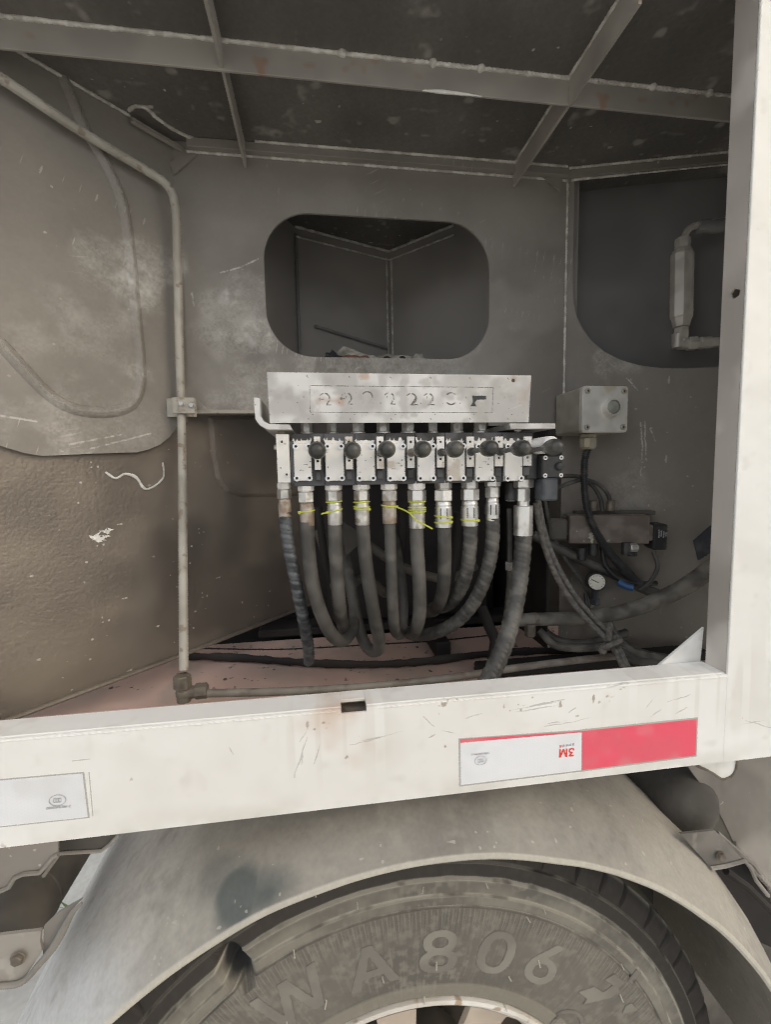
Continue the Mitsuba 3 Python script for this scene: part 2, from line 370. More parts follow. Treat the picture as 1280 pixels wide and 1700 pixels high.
WC = (0.116, 0.074, 0.541)
def tyre(p, n, uv):
    r = dr.sqrt(dr.square(p.x - WC[0]) + dr.square(p.z - WC[2]))
    a = dr.atan2(p.x - WC[0], p.z - WC[2])
    c = mix((.178, .163, .142), (.14, .129, .114), smoothstep(.3, .7, f3(p, 9)))
    fine = .72 * f3(p, 110, 3, 6) + .28 * fbm(a * 150, r * 14, 1.0, octaves=3)
    c = mix(c, (.30, .28, .24), .55 * smoothstep(.42, .72, fine) * (.45 + .55 * smoothstep(.35, .65, f3(p, 14, 3, 4))))
    c = mix(c, (.33, .31, .265), .45 * smoothstep(.5, .8, noise(a * 420, r * 40, 2.0)) * smoothstep(.385, .43, r) * smoothstep(.4375, .434, r))
    c = mix(c, (.30, .28, .235), .6 * smoothstep(.440, .444, r) * smoothstep(.478, .460, r) * smoothstep(.3, .6, f3(p, 17, 3, 8)))
    w = f3(p, 40, 3, 1)
    rim_dust = dr.exp(-dr.square((r - .4762) / .0020)) + dr.exp(-dr.square((r - .4552) / .0018)) + .6 * dr.exp(-dr.square((r - .4388) / .0012)) + .4 * dr.exp(-dr.square((r - .4992) / .0014)) + .6 * dr.exp(-dr.square((r - .5335) / .003))
    c = mix(c, (.042, .037, .034), .86 * smoothstep(.4780, .4805, r + (w - .5) * .006))  # darkens the outer band, painting in the shade under the mudguard
    c = mix(c, (.29, .27, .22), .6 * smoothstep(.3185, .3165, r))
    c = mix(c, (.46, .435, .37), .85 * rim_dust * smoothstep(.25, .5, w))
    d = dr.sqrt(dr.square((a + .577) / .046) + dr.square((r - .458) / .026))
    c = mix(c, (.035, .037, .04), .92 * smoothstep(1.0, .75, d + (w - .5) * .3))
    return c
def tyre_bump(p, n, uv):
    r = dr.sqrt(dr.square(p.x - WC[0]) + dr.square(p.z - WC[2]))
    a = dr.atan2(p.x - WC[0], p.z - WC[2])
    return f3(p, 260, 2) * .0004 + (.5 + .5 * dr.sin(a * 760)) * .0008 * smoothstep(.385, .43, r) * smoothstep(.437, .433, r)
principled('tyre', proc(tyre), .75, spec=.15, bump=tyre_bump, eps=2e-4)
def skirt(p, n, uv):
    c = mix((.33, .305, .275), (.26, .24, .215), smoothstep(.35, .65, f3(p, 8)))
    c = mix(c, (.40, .33, .28), .6 * smoothstep(1.14, 1.2, p.z))
    c = mix(c, (.13, .12, .11), .5 * smoothstep(.5, .7, f3(p, 9, 4, 4)))
    return mix(c, (.52, .49, .45), .7 * smoothstep(.78, .83, f3(p, 140, 3, 2)))
principled('skirt', proc(skirt), .55, spec=.4, bump=lambda p, n, uv: f3(p, 110, 2) * .002)
principled('ground', proc(lambda p, n, uv: mix((.50, .485, .44), (.41, .395, .36), smoothstep(.35, .65, f3(p, 3, 4))) * (.9 + .2 * f3(p, 60, 2))), .85, spec=.2)

# one material for everything that is plainly two tones and some spots: a table of rows read by the row number in uv
ROWS = []
def simple(key, A, B=None, scale=20, rough=.5, metal=0.0, C=None, cut=(.62, .75), cs=80, camt=.7, bump=0.0, bf=300, lim=(.35, .65)):
    SIMPLE[key] = len(ROWS)
    ROWS.append([*A, *(B or A), *(C or A), scale, lim[0], lim[1], cs, cut[0], cut[1], camt if C else 0.0, rough, metal, bump, bf])
simple('rib_paint', (.36, .335, .30), (.29, .27, .245), 12, .5, C=(.30, .17, .11), cs=30, cut=(.66, .78))
simple('weld', (.66, .64, .60), (.42, .395, .36), 90, .3)  # colour lightened to paint in the highlights along the beads
simple('post_paint', (.50, .46, .42), (.40, .365, .33), 9, .45, 0, (.66, .63, .58), (.55, .75), 16, .6)
simple('cavity_paint', (.32, .302, .285), (.25, .236, .222), 6, .55, bump=.0001)
simple('dark_paint', (.062, .062, .064), (.035, .034, .034), 14)
simple('blue_grey', (.215, .21, .208), (.155, .152, .151), 6, .55, bump=.0001)
simple('black_and_shade', (.03, .026, .024), (.016, .014, .014), 9, .7)  # near-black: black parts, also plates with the shade behind the hoses painted in
simple('valve_grey', (.09, .09, .095), (.035, .034, .034), 45)
simple('zinc', (.72, .71, .68), (.50, .48, .45), 80, .38, .75, (.30, .25, .19), (.58, .72), 60, .8, .0003, 380)
simple('zinc_bright', (.83, .82, .80), (.62, .60, .57), 70, .3, .85, lim=(.45, .75))
simple('zinc_rusty', (.50, .45, .40), (.30, .225, .17), 85, .5, .45, bump=.0004, bf=420)
simple('tube_paint', (.46, .435, .385), (.36, .335, .29), 30, .45, 0, (.25, .19, .14), (.60, .74), 95, .8)
simple('fitting_brown', (.22, .19, .155), (.13, .11, .09), 70, .5, .3)
simple('worn_ink', (.13, .125, .12), (.40, .385, .36), 190, .6, lim=(.5, .66))
simple('line_paint', (.27, .245, .21), (.185, .16, .135), 30, .5, 0, (.15, .115, .09), (.5, .7), 60, .7)
simple('worn_ridge', (.30, .28, .25), (.20, .187, .172), 30, .45)
simple('hose_rubber', (.105, .098, .09), (.055, .052, .048), 24, .5, 0, (.20, .188, .168), (.5, .8), 38, .35, .0004, 420)
simple('hose_wrap', (.125, .118, .107), (.062, .059, .055), 50, .42)
simple('hose_wrap_blue', (.105, .112, .12), (.045, .049, .054), 60, .35)
simple('hose_dusty', (.20, .185, .16), (.10, .092, .082), 40, .6, bump=.0005, bf=300)
simple('braid', (.19, .175, .155), (.11, .102, .092), 190, .7, lim=(.3, .7))
simple('black_plastic', (.035, .036, .038), (.075, .072, .068), 60, .38, lim=(.5, .8))
simple('blue_black', (.05, .055, .066), (.095, .10, .11), 50, .4, lim=(.4, .8))
simple('knob', (.045, .045, .042), (.11, .105, .093), 38, .3, lim=(.4, .75))
simple('tie_yellow', (.62, .66, .07), (.55, .57, .10), 90, .4)
simple('box_paint', (.48, .455, .39), (.36, .34, .285), 25, .45, .25, (.40, .34, .22), (.6, .75), 30, .6)
simple('lid_paint', (.70, .68, .63), (.58, .56, .51), 30, .4, .25, (.50, .44, .30), (.58, .74), 34, .6)
simple('plug_green', (.32, .33, .28), (.24, .25, .215), 60, .35)
simple('black_gap', (.012, .012, .012), rough=.8)
simple('ink', (.045, .045, .047), rough=.6)
simple('filter_paint', (.58, .55, .505), (.47, .44, .40), 40, .38, .3)
simple('manifold_paint', (.22, .19, .165), (.15, .125, .105), 40, .5, 0, (.6, .57, .5), (.72, .77), 70, .9)
simple('gauge_face', (.78, .76, .66))
simple('blue_plastic', (.05, .13, .30), rough=.4)
simple('chalk', (.86, .85, .82), (.74, .73, .70), 150, .8)
simple('tape_edge', (.42, .41, .38))
simple('print_red', (.72, .06, .045))
simple('print_grey', (.30, .30, .32))
simple('tyre_letter', (.255, .238, .205), (.195, .18, .158), 16, .65)
simple('spew', (.52, .49, .42), rough=.6)
simple('rim_paint', (.74, .72, .67), (.62, .58, .52), 14, .5, 0, (.35, .24, .15), (.64, .74), 50, .8, .0006, 150)
simple('rim_cream', (.62, .53, .44), (.50, .42, .34), 14, .6)
simple('mud', (.125, .115, .10), (.075, .069, .062), 14, .75, bump=.0012, bf=160)
simple('bracket_dust', (.32, .295, .262), (.215, .196, .174), 24, .6, 0, (.42, .395, .355), (.58, .72), 60, .6, .0008, 130)
simple('bracket_grey', (.20, .185, .168), (.14, .13, .118), 22, .6, 0, (.30, .275, .245), (.6, .75), 70, .5, .0008, 160)
simple('rag_pale', (.36, .35, .31), (.22, .21, .185), 40, .8, bump=.002, bf=120)
simple('rag_red', (.16, .075, .06), rough=.85)
simple('rag_black', (.03, .03, .034))
simple('leaf', (.10, .16, .035), (.07, .12, .03), 30, .6)
COLS = [mi.Float([r[k] for r in ROWS]) for k in range(len(ROWS[0]))]
def row(uv, *ks):
    i = mi.UInt32(uv.x)
    return [dr.gather(mi.Float, COLS[k], i) for k in ks]
def table_color(p, n, uv):
    a0, a1, a2, b0, b1, b2, c0, c1, c2, s, lo, hi, cs, clo, chi, ca = row(uv, *range(16))
    c = mix(mi.Color3f(a0, a1, a2), mi.Color3f(b0, b1, b2), smoothstep(lo, hi, f3(p, s)))
    return mix(c, mi.Color3f(c0, c1, c2), ca * smoothstep(clo, chi, f3(p, cs, 3, 2)))
def table_bump(p, n, uv):
    a, f = row(uv, 18, 19)
    return a * f3(p, f, 2)
scene['mat_table'] = {'type': 'twosided', 'bsdf': {'type': 'bumpmap', 'arbitrary': proc(table_bump, 4e-4), 'scale': 1.0, 'bsdf': {
    'type': 'principled', 'base_color': proc(table_color), 'roughness': proc(lambda p, n, uv: row(uv, 16)[0]), 'metallic': proc(lambda p, n, uv: row(uv, 17)[0]), 'specular': .45}}}

# ------------------------------------------------------------------ ground
add('ground', frame(trimesh.creation.extrude_polygon(sbox(-40, -40, 40, 40), .2, engine='earcut'), (0, 0, -.2), (1, 0, 0), (0, 1, 0)), 'ground', False,
    kind='structure', label='pale dusty concrete yard under the truck')

# ------------------------------------------------------------------ truck body: frame, walls, roof
TB = thing('truck_body', 'off-white truck side frame round an open grey equipment compartment', 'truck body')
ZT, ZB, XP = 1.3292, 1.2032, 0.5385
sill_poly = sbox(-1.2, ZB, XP, ZT - .0015)
slot = [(0.0175, 1.3434), (0.0478, 1.3422), (0.0476, 1.3302), (0.0172, 1.3315)]
sx0, sx1 = slot[0][0], slot[1][0]
sill_front = sill_poly.difference(sbox(sx0, ZT - .0075, sx1, ZT + .01))
part(TB, 'sill_beam', cat([front(sill_front, 0.0, .003),
                           bx(-1.2, sx0, .0032, .042, ZT - .004, ZT, .0008), bx(sx1, XP, .0032, .042, ZT - .004, ZT, .0008),
                           bx(sx0, sx1, .020, .042, ZT - .004, ZT, .0004), bx(-1.2, XP, .039, .042, ZB + .06, ZT - .0045, .0005),
                           bx(-1.2, XP, .0032, .03, ZB, ZB + .003, .0005)]), 'white_paint', 20)
part(TB, 'slot_liner', bx(sx0 - .003, sx1 + .003, .008, .036, ZT - .03, ZT - .0128, .001), 'fitting_brown')
part(TB, 'weld_bead', bead([(-1.2, .001, ZT - .0035), (sx0 - .005, .001, ZT - .0035)], .0021, 3), 'white_paint')
part(TB, 'weld_bead', bead([(sx1 + .012, .001, ZT - .0035), (XP, .001, ZT - .0035)], .0021, 4), 'white_paint')
panel = Polygon([(XP, ZB), (1.5, ZB), (1.5, 2.5), (XP, 2.5)])
part(TB, 'side_panel', front(panel, -.0006, .003), 'white_paint', 20)
bolt_hole = [(0.0238, 1.832), (0.0179, 1.8373), (0.0089, 1.8317), (0.0103, 1.8255), (0.0198, 1.8237)]
post = sbox(.0032, ZT - .02, .036, 2.5).difference(Polygon(bolt_hole))
m = prism(post, (0, 0, 0), (0, 1, 0), FZ, .0028)
m.apply_translation((XP, 0, 0))
part(TB, 'corner_post', cat([m, bx(XP + .003, XP + .06, .0332, .036, ZT - .02, 2.5, .0005)]), 'post_paint', 20)
part(TB, 'weld_bead', bead([(XP + .0005, .0, ZT + .01), (XP + .0005, .0, 2.5)], .0013, 9), 'white_paint')
part(TB, 'corner_gusset', front([(XP, ZT - .002), (0.5415, 1.3781), (0.4689, 1.3245)], .0445, .003), 'white_paint', 20)

# roof sheet, flat bars under it and their weld beads
ZR = 2.222
part(TB, 'roof_sheet', prism([(-1.3, -.02), (1.5, -.02), (1.5, 1.25), (-1.3, 1.25)], (0, 0, ZR), (1, 0, 0), (0, 1, 0), .004), 'roof_paint', False)
part(TB, 'roof_header', bx(-1.2, XP, .0, .04, ZR + .0045, ZR + .06, .002), 'white_paint')
part(TB, 'roof_rib', cat([bx(-1.0, .995, .203, .2075, ZR - .040, ZR - .0005, .0008)]), 'rib_paint')
part(TB, 'weld_bead', bead([(-1.0, .2025, ZR - .001), (1.0, .2025, ZR - .001)], .0036, 1), 'weld')
for x in [0.0516, 0.1874, 0.263, 0.5529, 0.6537]:
    part(TB, 'weld_spot', roughen(trimesh.creation.icosphere(2, .0062).apply_translation((x, .2005, ZR - .002)), .0022, 160, 3), 'weld')
def rib_y(x, y0, y1, h0, h1, t=.0045):
    m = prism([(y0, ZR - .0005), (y0, ZR - h0), (y1, ZR - h1), (y1, ZR - .0005)], (x + t / 2, 0, 0), (0, 1, 0), FZ, t, -t)
    return m
part(TB, 'roof_rib', rib_y(-.1205, .041, .2025, .037, .037), 'rib_paint', 20)
part(TB, 'roof_rib', rib_y(-.1205, .208, .4165, .034, .040), 'rib_paint', 20)
part(TB, 'roof_rib', rib_y(.4105, .041, .2025, .042, .042), 'rib_paint', 20)
part(TB, 'roof_rib', rib_y(.4105, .208, .4165, .040, .040), 'rib_paint', 20)
for x, y0, y1, k in ((-.1235, .042, .2, 1), (-.1235, .21, .415, 2), (.4075, .042, .2, 3), (.4075, .21, .415, 4)):
    part(TB, 'weld_bead', bead([(x, y0, ZR - .001), (x, y1, ZR - .001)], .0024, 10 + k), 'weld')

part(TB, 'paint_fleck', tube([(0.1719, 0.2015, 2.1806), (0.1981, 0.2015, 2.1813), (0.2359, 0.2015, 2.1813), (0.2647, 0.2015, 2.1805)], [.0008, .0028, .0018, .0006], 7, .004), 'chalk', label='white paint fleck on a roof rib')
# slanted left wall: upper sheet with rounded lower edge, pressed panel, and the brown lower sheet behind
up = [(-0.0153, 1.7111), (-0.0246, 1.6968), (-0.0385, 1.6803), (-0.0565, 1.6662), (-0.077, 1.6568), (-0.0987, 1.6509), (-0.1653, 1.6475), (-0.2413, 1.6423), (-0.2637, 1.6464), (-0.2915, 1.6562)]
ex = up[-1]
upper = Polygon([(0.0, ZR), (0.0, up[0][1])] + up + [(ex[0] - .06, ex[1] + .03), (-.60, ex[1] + .06), (-.60, ZR)])
part(TB, 'left_wall', leftp(upper, .004), 'grey_paint', 20)
part(TB, 'lower_left_wall', leftp([(-.62, 1.247), (-.30, 1.247), (-.04, 1.254), (.34, 1.272), (.62, 1.29), (.62, ZR - .45), (-.62, ZR - .45)], .004, -.012), 'brown_coat', 20)
part(TB, 'lower_wall_lip', tube([(LO[0] + .7071 * s - .7071 * .008, LO[1] + .7071 * s + .7071 * .008, z) for s, z in ((-.62, 1.2475), (-.30, 1.2475), (-.04, 1.2545), (.34, 1.2725), (.62, 1.2905))], .0045, 8, smooth=False), 'brown_coat')
def pressing(path, h, w, seed=0):
    """A pressed-up panel: the outline at the wall, an inset outline h proud of it, and a flat top."""
    g = Polygon(path).buffer(.012).buffer(-.012) if not seed else Polygon(path).buffer(0)
    rings = [g, g.buffer(-w * .25), g.buffer(-w * .6), g.buffer(-w)]
    hs = [-.001, h * .35, h * .85, h]
    n = 220 if not seed else 700
    loops = []
    c0 = np.array(g.exterior.interpolate(0).coords[0])
    for q, hh in zip(rings, hs):
        e = q.exterior
        s0 = e.project(Point(c0))
        pts = np.array([e.interpolate((s0 + e.length * k / n) % e.length).coords[0] for k in range(n)])
        loops.append(np.c_[pts, np.full(n, hh)])
    v = np.vstack(loops)
    if not g.exterior.is_ccw: pass
    f = []
    for i in range(len(loops) - 1):
        for j in range(n):
            a, b, c, d = i * n + j, i * n + (j + 1) % n, (i + 1) * n + (j + 1) % n, (i + 1) * n + j
            f += [(a, b, c), (a, c, d)]
    side = trimesh.Trimesh(v, f, process=False)
    top = trimesh.creation.triangulate_polygon(rings[-1], engine='earcut')
    top = trimesh.Trimesh(np.c_[top[0], np.full(len(top[0]), h)], top[1], process=False)
    return cat([side, top])
lt0 = lambda s, z, off: tuple(np.array(LO) + np.array(LU) * s + LN * off + np.array([0, 0, z]))
pr = [(-0.1977, 2.2651), (-0.1713, 2.2189), (-0.1484, 2.1644), (-0.1157, 2.1185), (-0.0967, 2.0746), (-0.0898, 2.0135), (-0.0861, 1.9142), (-0.0829, 1.8013), (-0.086, 1.7694), (-0.0993, 1.7384), (-0.1224, 1.7226), (-0.1698, 1.7153), (-0.2054, 1.7224), (-0.2305, 1.7408), (-0.2616, 1.7779), (-0.2809, 1.8025)]
from shapely.geometry import LineString
prs = spline(np.c_[np.array(pr), np.zeros(len(pr))], .01)[:, :2]
rg_ = LineString(prs).buffer(.0105, cap_style=1)
part(TB, 'pressed_ridge', frame(pressing(list(rg_.exterior.coords), .0062, .0095, 1), LO, LU, FZ), 'grey_paint', 40)
lowp = [(0.0504, 1.729), (0.053, 1.6559), (0.0624, 1.6), (0.0851, 1.57), (0.1222, 1.5576), (0.2411, 1.5509), (0.3412, 1.5546), (0.3499, 1.7542)]
part(TB, 'pressed_panel', frame(pressing(lowp, .006, .010), LO - LN * .012, LU, FZ), 'brown_coat', 40)
# joint of roof and left wall
lt = lambda s, z, off: tuple(np.array(LO) + np.array(LU) * s + LN * off + np.array([0, 0, z]))
part(TB, 'weld_bead', bead([lt(s_, ZR - .0015, .003) for s_ in [-0.288, -0.2036, -0.1522, -0.099, -0.0759]], .0026, 21), 'weld')
part(TB, 'weld_bead', bead([(a_, b_, ZR - .0015) for a_, b_ in [(-0.2986, 0.3514), (-0.2876, 0.3424), (-0.2704, 0.3416), (-0.2572, 0.3653), (-0.2285, 0.3962), (-0.191, 0.4133), (-0.1048, 0.4144)]], .003, 22), 'weld')
part(TB, 'roof_angle', tube([(-0.2972, 0.3558, 2.2086), (-0.2653, 0.3877, 2.2078), (-0.2207, 0.4352, 2.2093)], .0055, 6, smooth=False), 'grey_paint', label='dark angle strip')
# back wall with the rounded window, its top strip, lower lip and corner gussets
ZBW = 1.7318
hole = sbox(-.0935 + .09, 1.8385 + .09, .3600 - .09, 2.1100 - .09).buffer(.09, 24)
back = Polygon([(-.252, ZR), (-.252, ZBW + .02), (-.238, ZBW), (.36, ZBW), (.36, 1.702), (.527, 1.702), (.527, ZR)]).difference(hole)
part(TB, 'back_wall', front(back, .42, .005), 'grey_paint', 20)
part(TB, 'back_wall_lip', bx(-.238, .30, .405, .4195, ZBW - .006, ZBW + .0015, .0008), 'tube_paint', label='pale folded lower edge')
part(TB, 'roof_angle', bx(-.222, .525, .404, .4195, ZR - .0165, ZR - .0005, .001), 'grey_paint')
part(TB, 'weld_bead', bead([(-.10, .402, ZR - .001), (.52, .402, ZR - .001)], .0027, 31), 'weld')
part(TB, 'weld_bead', bead([(-.225, .418, ZR - .018), (.40, .418, ZR - .0185), (.53, .418, ZR - .0185)], .0024, 32), 'weld')
part(TB, 'corner_plate', front([(-0.2493, 2.16), (-0.2062, 2.1985), (-0.2337, 2.1964), (-0.2555, 2.1803)], .415, .003), 'grey_paint', 20)
part(TB, 'corner_plate', front([(-0.2349, 1.7607), (-0.2016, 1.7281), (-0.2432, 1.7281)], .405, .003), 'grey_paint', 20)
part(TB, 'weld_bead', bead([(.528, .4165, ZR - .02), (.5275, .4165, 1.95), (.527, .4165, 1.73)], .0024, 33), 'weld')
part(TB, 'corner_plate', front([(0.475, 2.2029), (0.5109, 2.1772), (0.5157, 2.208)], .413, .003), 'grey_paint', 20)
part(TB, 'weld_bead', bead([(-0.2373, 0.4271, 2.1796), (-0.2457, 0.4186, 1.9594), (-0.2516, 0.4128, 1.7796)], .0022, 35), 'grey_paint')
# slanted right wall with the large rounded cut-out
cut = [(0.0165, 1.9992), (0.0184, 1.9621), (0.0251, 1.932), (0.0378, 1.904), (0.0567, 1.878), (0.0827, 1.8542), (0.1158, 1.8351), (0.1544, 1.8221), (0.1973, 1.8145), (0.2466, 1.8115)]
z_ = cut[-1][1]
ch = Polygon([(cut[0][0], 2.6)] + cut + [(.62, z_ + .0), (.62, 2.6)]).buffer(.006).buffer(-.006)
rw = Polygon([(0, 1.20), (.9, 1.20), (.9, ZR), (0, ZR)]).difference(ch)
part(TB, 'right_wall', rightp(rw, .005), 'grey_paint', 20)
part(TB, 'recess_panel', rightp(sbox(-.05, 1.80, .9, ZR), .004, -.075), 'blue_grey', 20)
part(TB, 'recess_floor', rightp(sbox(-.05, 1.80, .9, 1.804), .07, -.006), 'blue_grey', 20)
part(TB, 'roof_angle', prism(sbox(0, ZR - .0165, .9, ZR - .0005), RO, RU, FZ, .010, .0005), 'grey_paint', 20)
rt = lambda s, z, off: tuple(np.array(RO) + np.array(RU) * s + RN * off + np.array([0, 0, z]))
part(TB, 'weld_bead', bead([rt(.0, ZR - .001, .013), rt(.45, ZR - .001, .013)], .0026, 41), 'weld')
part(TB, 'weld_bead', bead([rt(.01, ZR - .0185, .002), rt(.12, ZR - .0185, .002)], .0022, 42), 'weld')
part(TB, 'weld_bead', bead([rt(.12, ZR - .0185, .002), rt(.45, ZR - .0185, .002)], .0014, 43), 'weld')
# the space behind the window: two walls meeting in a far corner
C0, C1, C2 = (-.0444, .696), (.2104, .8032), (.3554, .6471)
def vwall(a, b, z0, z1, t=.004, e0=0., e1=0.):
    a, b = np.array(a, float), np.array(b, float)
    d = (b - a) / np.linalg.norm(b - a)
    a, b = a - d * e0, b + d * e1
    return prism(sbox(0, z0, np.linalg.norm(b - a), z1), (*a, 0), (*d, 0), FZ, t, -t)
part(TB, 'rear_wall', vwall(C0, C1, 1.80, ZR), 'cavity_paint', 20)
part(TB, 'rear_wall', vwall(C1, C2, 1.80, ZR, e1=.30), 'cavity_paint', 20)
part(TB, 'rear_wall', vwall((-.16, .51), C0, 1.75, ZR), 'cavity_paint', 20)
for a, b, k, in (((C0[0] + .003, C0[1] - .004), (C1[0], C1[1] - .006), 51), ((C1[0], C1[1] - .006), (C2[0] - .004, C2[1] - .004), 52)):
    part(TB, 'weld_bead', bead([(*a, ZR - .003), (*b, ZR - .003)], .0032, k), 'weld')
    part(TB, 'weld_bead', bead([(*a, ZR - .026), (*b, ZR - .026)], .0022, k + 4), 'weld')
for dx in (-.007, .007):
    part(TB, 'weld_bead', bead([(C1[0] + dx, C1[1] - .007, ZR - .02), (C1[0] + dx * .9, C1[1] - .007, 1.8)], .0026, 61), 'weld')
part(TB, 'weld_bead', bead([(C0[0] + .004, C0[1] - .003, ZR - .02), (C0[0] + .004, C0[1] - .003, 1.8)], .004, 62), 'blue_grey')
part(TB, 'rear_crease', tube([(.0, .708, 1.985), (.2, .790, 1.955)], .004, 8, smooth=False), 'blue_grey')
part(TB, 'rear_shelf', bx(-.05, .42, .432, .60, 1.79, 1.80, .001), 'black_and_shade')
# near-black plates added under the back wall to keep the space dark
part(TB, 'rear_wall', bx(-1.0, 1.0, .82, .826, 1.10, 1.80, .001), 'black_and_shade', label='added near-black rear wall behind the hoses')
part(TB, 'rear_wall', bx(.50, .506, .43, .80, 1.10, 1.74, .001), 'black_and_shade')

# pale patches of dried paint on the left walls
zig = [(-0.3625, 0.3209, 1.6164), (-0.3514, 0.3321, 1.6057), (-0.3404, 0.343, 1.6128), (-0.3276, 0.3559, 1.6071), (-0.3157, 0.3677, 1.5847), (-0.2928, 0.3907, 1.6027), (-0.2905, 0.3929, 1.6174), (-0.2914, 0.392, 1.6332)]
part(TB, 'paint_dribble', tube(zig, .0026, 6, .003, True, lambda s, a: .7 + .6 * meshkit.noise(np.array([[s * 130, 1, 1]]))[0], .5), 'chalk', label='white zigzag paint dribble')
sp = []
for k in range(16):
    c = np.array([rng.normal(172, 11), rng.normal(885, 10)])
    d = rng.normal(0, 7, 2) + np.array([5, -4])
    sp.append((tuple(c), tuple(c + d), rng.uniform(.0006, .0016)))
SPL = (-0.1583, 1.5122)
spl = []
for k in range(9):
    c0 = np.array(SPL) + (rng.normal(0, .0075), rng.normal(0, .0055)) + np.array([.002, .0015]) * (k - 4)
    n_ = 15
    q_ = []
    for a_ in np.linspace(0, 2 * np.pi, n_, endpoint=False):
        r_ = .0034 * rng.uniform(.35, 1.0) * (2.6 if rng.random() < .16 else 1.0) * (1.5 if k < 3 else .9)
        q_.append(c0 + np.array([math.cos(a_) * 1.25, math.sin(a_)]) * r_)
    g_ = Polygon(q_).buffer(.0003).buffer(0)
    spl.append(leftp(g_ if isinstance(g_, Polygon) else max(g_.geoms, key=lambda q: q.area), .0007, -.0113))
part(TB, 'paint_splash', cat(spl), 'chalk', label='white paint splash', kind='stuff')

# ------------------------------------------------------------------ chassis rail, floor, black strap
CR = thing('chassis_rail', 'dusty pink primed chassis member along the compartment floor', 'chassis rail')
part(CR, 'top_flange', bx(-.9, 1.0, .305, .60, 1.185, 1.20, .002), 'pink_primer')
part(CR, 'added_floor', bx(-.9, 1.0, .602, .82, 1.17, 1.185, .002), 'black_and_shade', label='added near-black floor panel that blocks light')  # floor panel added to block light from below
part(CR, 'web', bx(-.16, 1.0, .315, .33, .86, 1.184, .002), 'black_and_shade')  # pink web coloured near-black, standing for the shade in the gap
part(CR, 'top_seam', bead([(-0.3118, 0.582, 1.2006), (-0.1097, 0.5364, 1.2006), (0.115, 0.5242, 1.2006), (0.2605, 0.5201, 1.2006), (0.449, 0.534, 1.2006)], .0022, 71), 'black_and_shade')
ST = thing('black_strap', 'black grimy rubber strap lying along the pink chassis member', 'strap')
scene[ST] = shape(tube([(-0.2985, 0.5044, 1.212), (-0.1803, 0.4724, 1.212), (-0.0752, 0.4335, 1.212), (0.0252, 0.4025, 1.212), (0.124, 0.3842, 1.212), (0.2264, 0.3838, 1.212), (0.3362, 0.3957, 1.212), (0.4719, 0.3907, 1.212), (0.6077, 0.3583, 1.212)], .0085, 8, mod=lambda s, a: .8 + .4 * meshkit.noise(np.array([[s * 60, 0, 2]]))[0], flat=.55), 'black_and_shade', 40)

# ------------------------------------------------------------------ steel tube with clamp and elbow
SP = thing('steel_tube', 'thin grey steel tube running down the corner to an elbow by the sill', 'pipe')
path = [(-0.4449, 0.194, 2.1591), (-0.4185, 0.2203, 2.1573), (-0.352, 0.2869, 2.1417), (-0.2741, 0.3648, 2.131), (-0.2586, 0.3774, 2.1267), (-0.2447, 0.375, 2.1091), (-0.2399, 0.378, 2.0837), (-0.2416, 0.38, 2.0075), (-0.2466, 0.38, 1.86), (-0.2496, 0.38, 1.7266), (-0.2447, 0.345, 1.597), (-0.2338, 0.28, 1.4451), (-0.2285, 0.235, 1.2929)]
part(SP, 'upright_tube', tube(path, .0073, 16, .008), 'tube_paint')
e = (-0.2291, 0.23, 1.2566)
part(SP, 'elbow_nut', hexnut(0, 0, 0, .022, .0138, .3, (0, 0, 1), (e[0] - .001, e[1], e[2] + .008)), 'fitting_brown')
part(SP, 'elbow', cat([cyl((e[0], e[1], e[2] - .014), (0, 0, 1), .0112, .022), trimesh.creation.icosphere(2, .0125).apply_translation(e), cyl(e, (1, 0, 0.02), .0102, .022)]), 'fitting_brown')
part(SP, 'elbow_nut', hexnut(0, 0, 0, .019, .0128, .2, (1, 0, .02), (e[0] + .018, e[1], e[2] + .001)), 'fitting_brown')
part(SP, 'level_tube', tube([(-0.2058, 0.23, 1.2535), (-0.0612, 0.23, 1.2449), (0.1024, 0.23, 1.2415), (0.2332, 0.235, 1.2435), (0.3484, 0.24, 1.2488), (0.4482, 0.25, 1.2482), (0.566, 0.26, 1.2469)], .0066, 14), 'line_paint')
cl = [(-0.2575, 0.372, 1.7516), (-0.2223, 0.372, 1.7213)]
x0, x1, z1, z0 = cl[0][0], cl[1][0], cl[0][2], cl[1][2]
PC = part(SP, 'pipe_clamp', cat([bx(x0 + .006, x1, .3655, .3685, z0, z1 - .002, .0006), tube([(x0 + .006, .367, z1 - .003), (x0 + .001, .369, z1 - .003), (x0 - .004, .378, z1 - .004)], .002, 6), bx(x0 - .004, x0 + .0065, .3665, .371, z0, z1 - .002, .0006), bx(x0 - .02, x1 - .003, .3885, .3915, z0 - .004, z1, .0006)]), 'tube_paint')
for a in [(-0.244, 0.366, 1.7378), (-0.2263, 0.366, 1.7357)]:
    part(PC, 'bolt', cat([cyl((a[0], .3655, a[2]), (0, -1, 0), .0058, .0012, 18), hexnut(0, 0, 0, .0055, .0045, .2, (0, -1, 0), (a[0], .3645, a[2]))]), 'zinc')

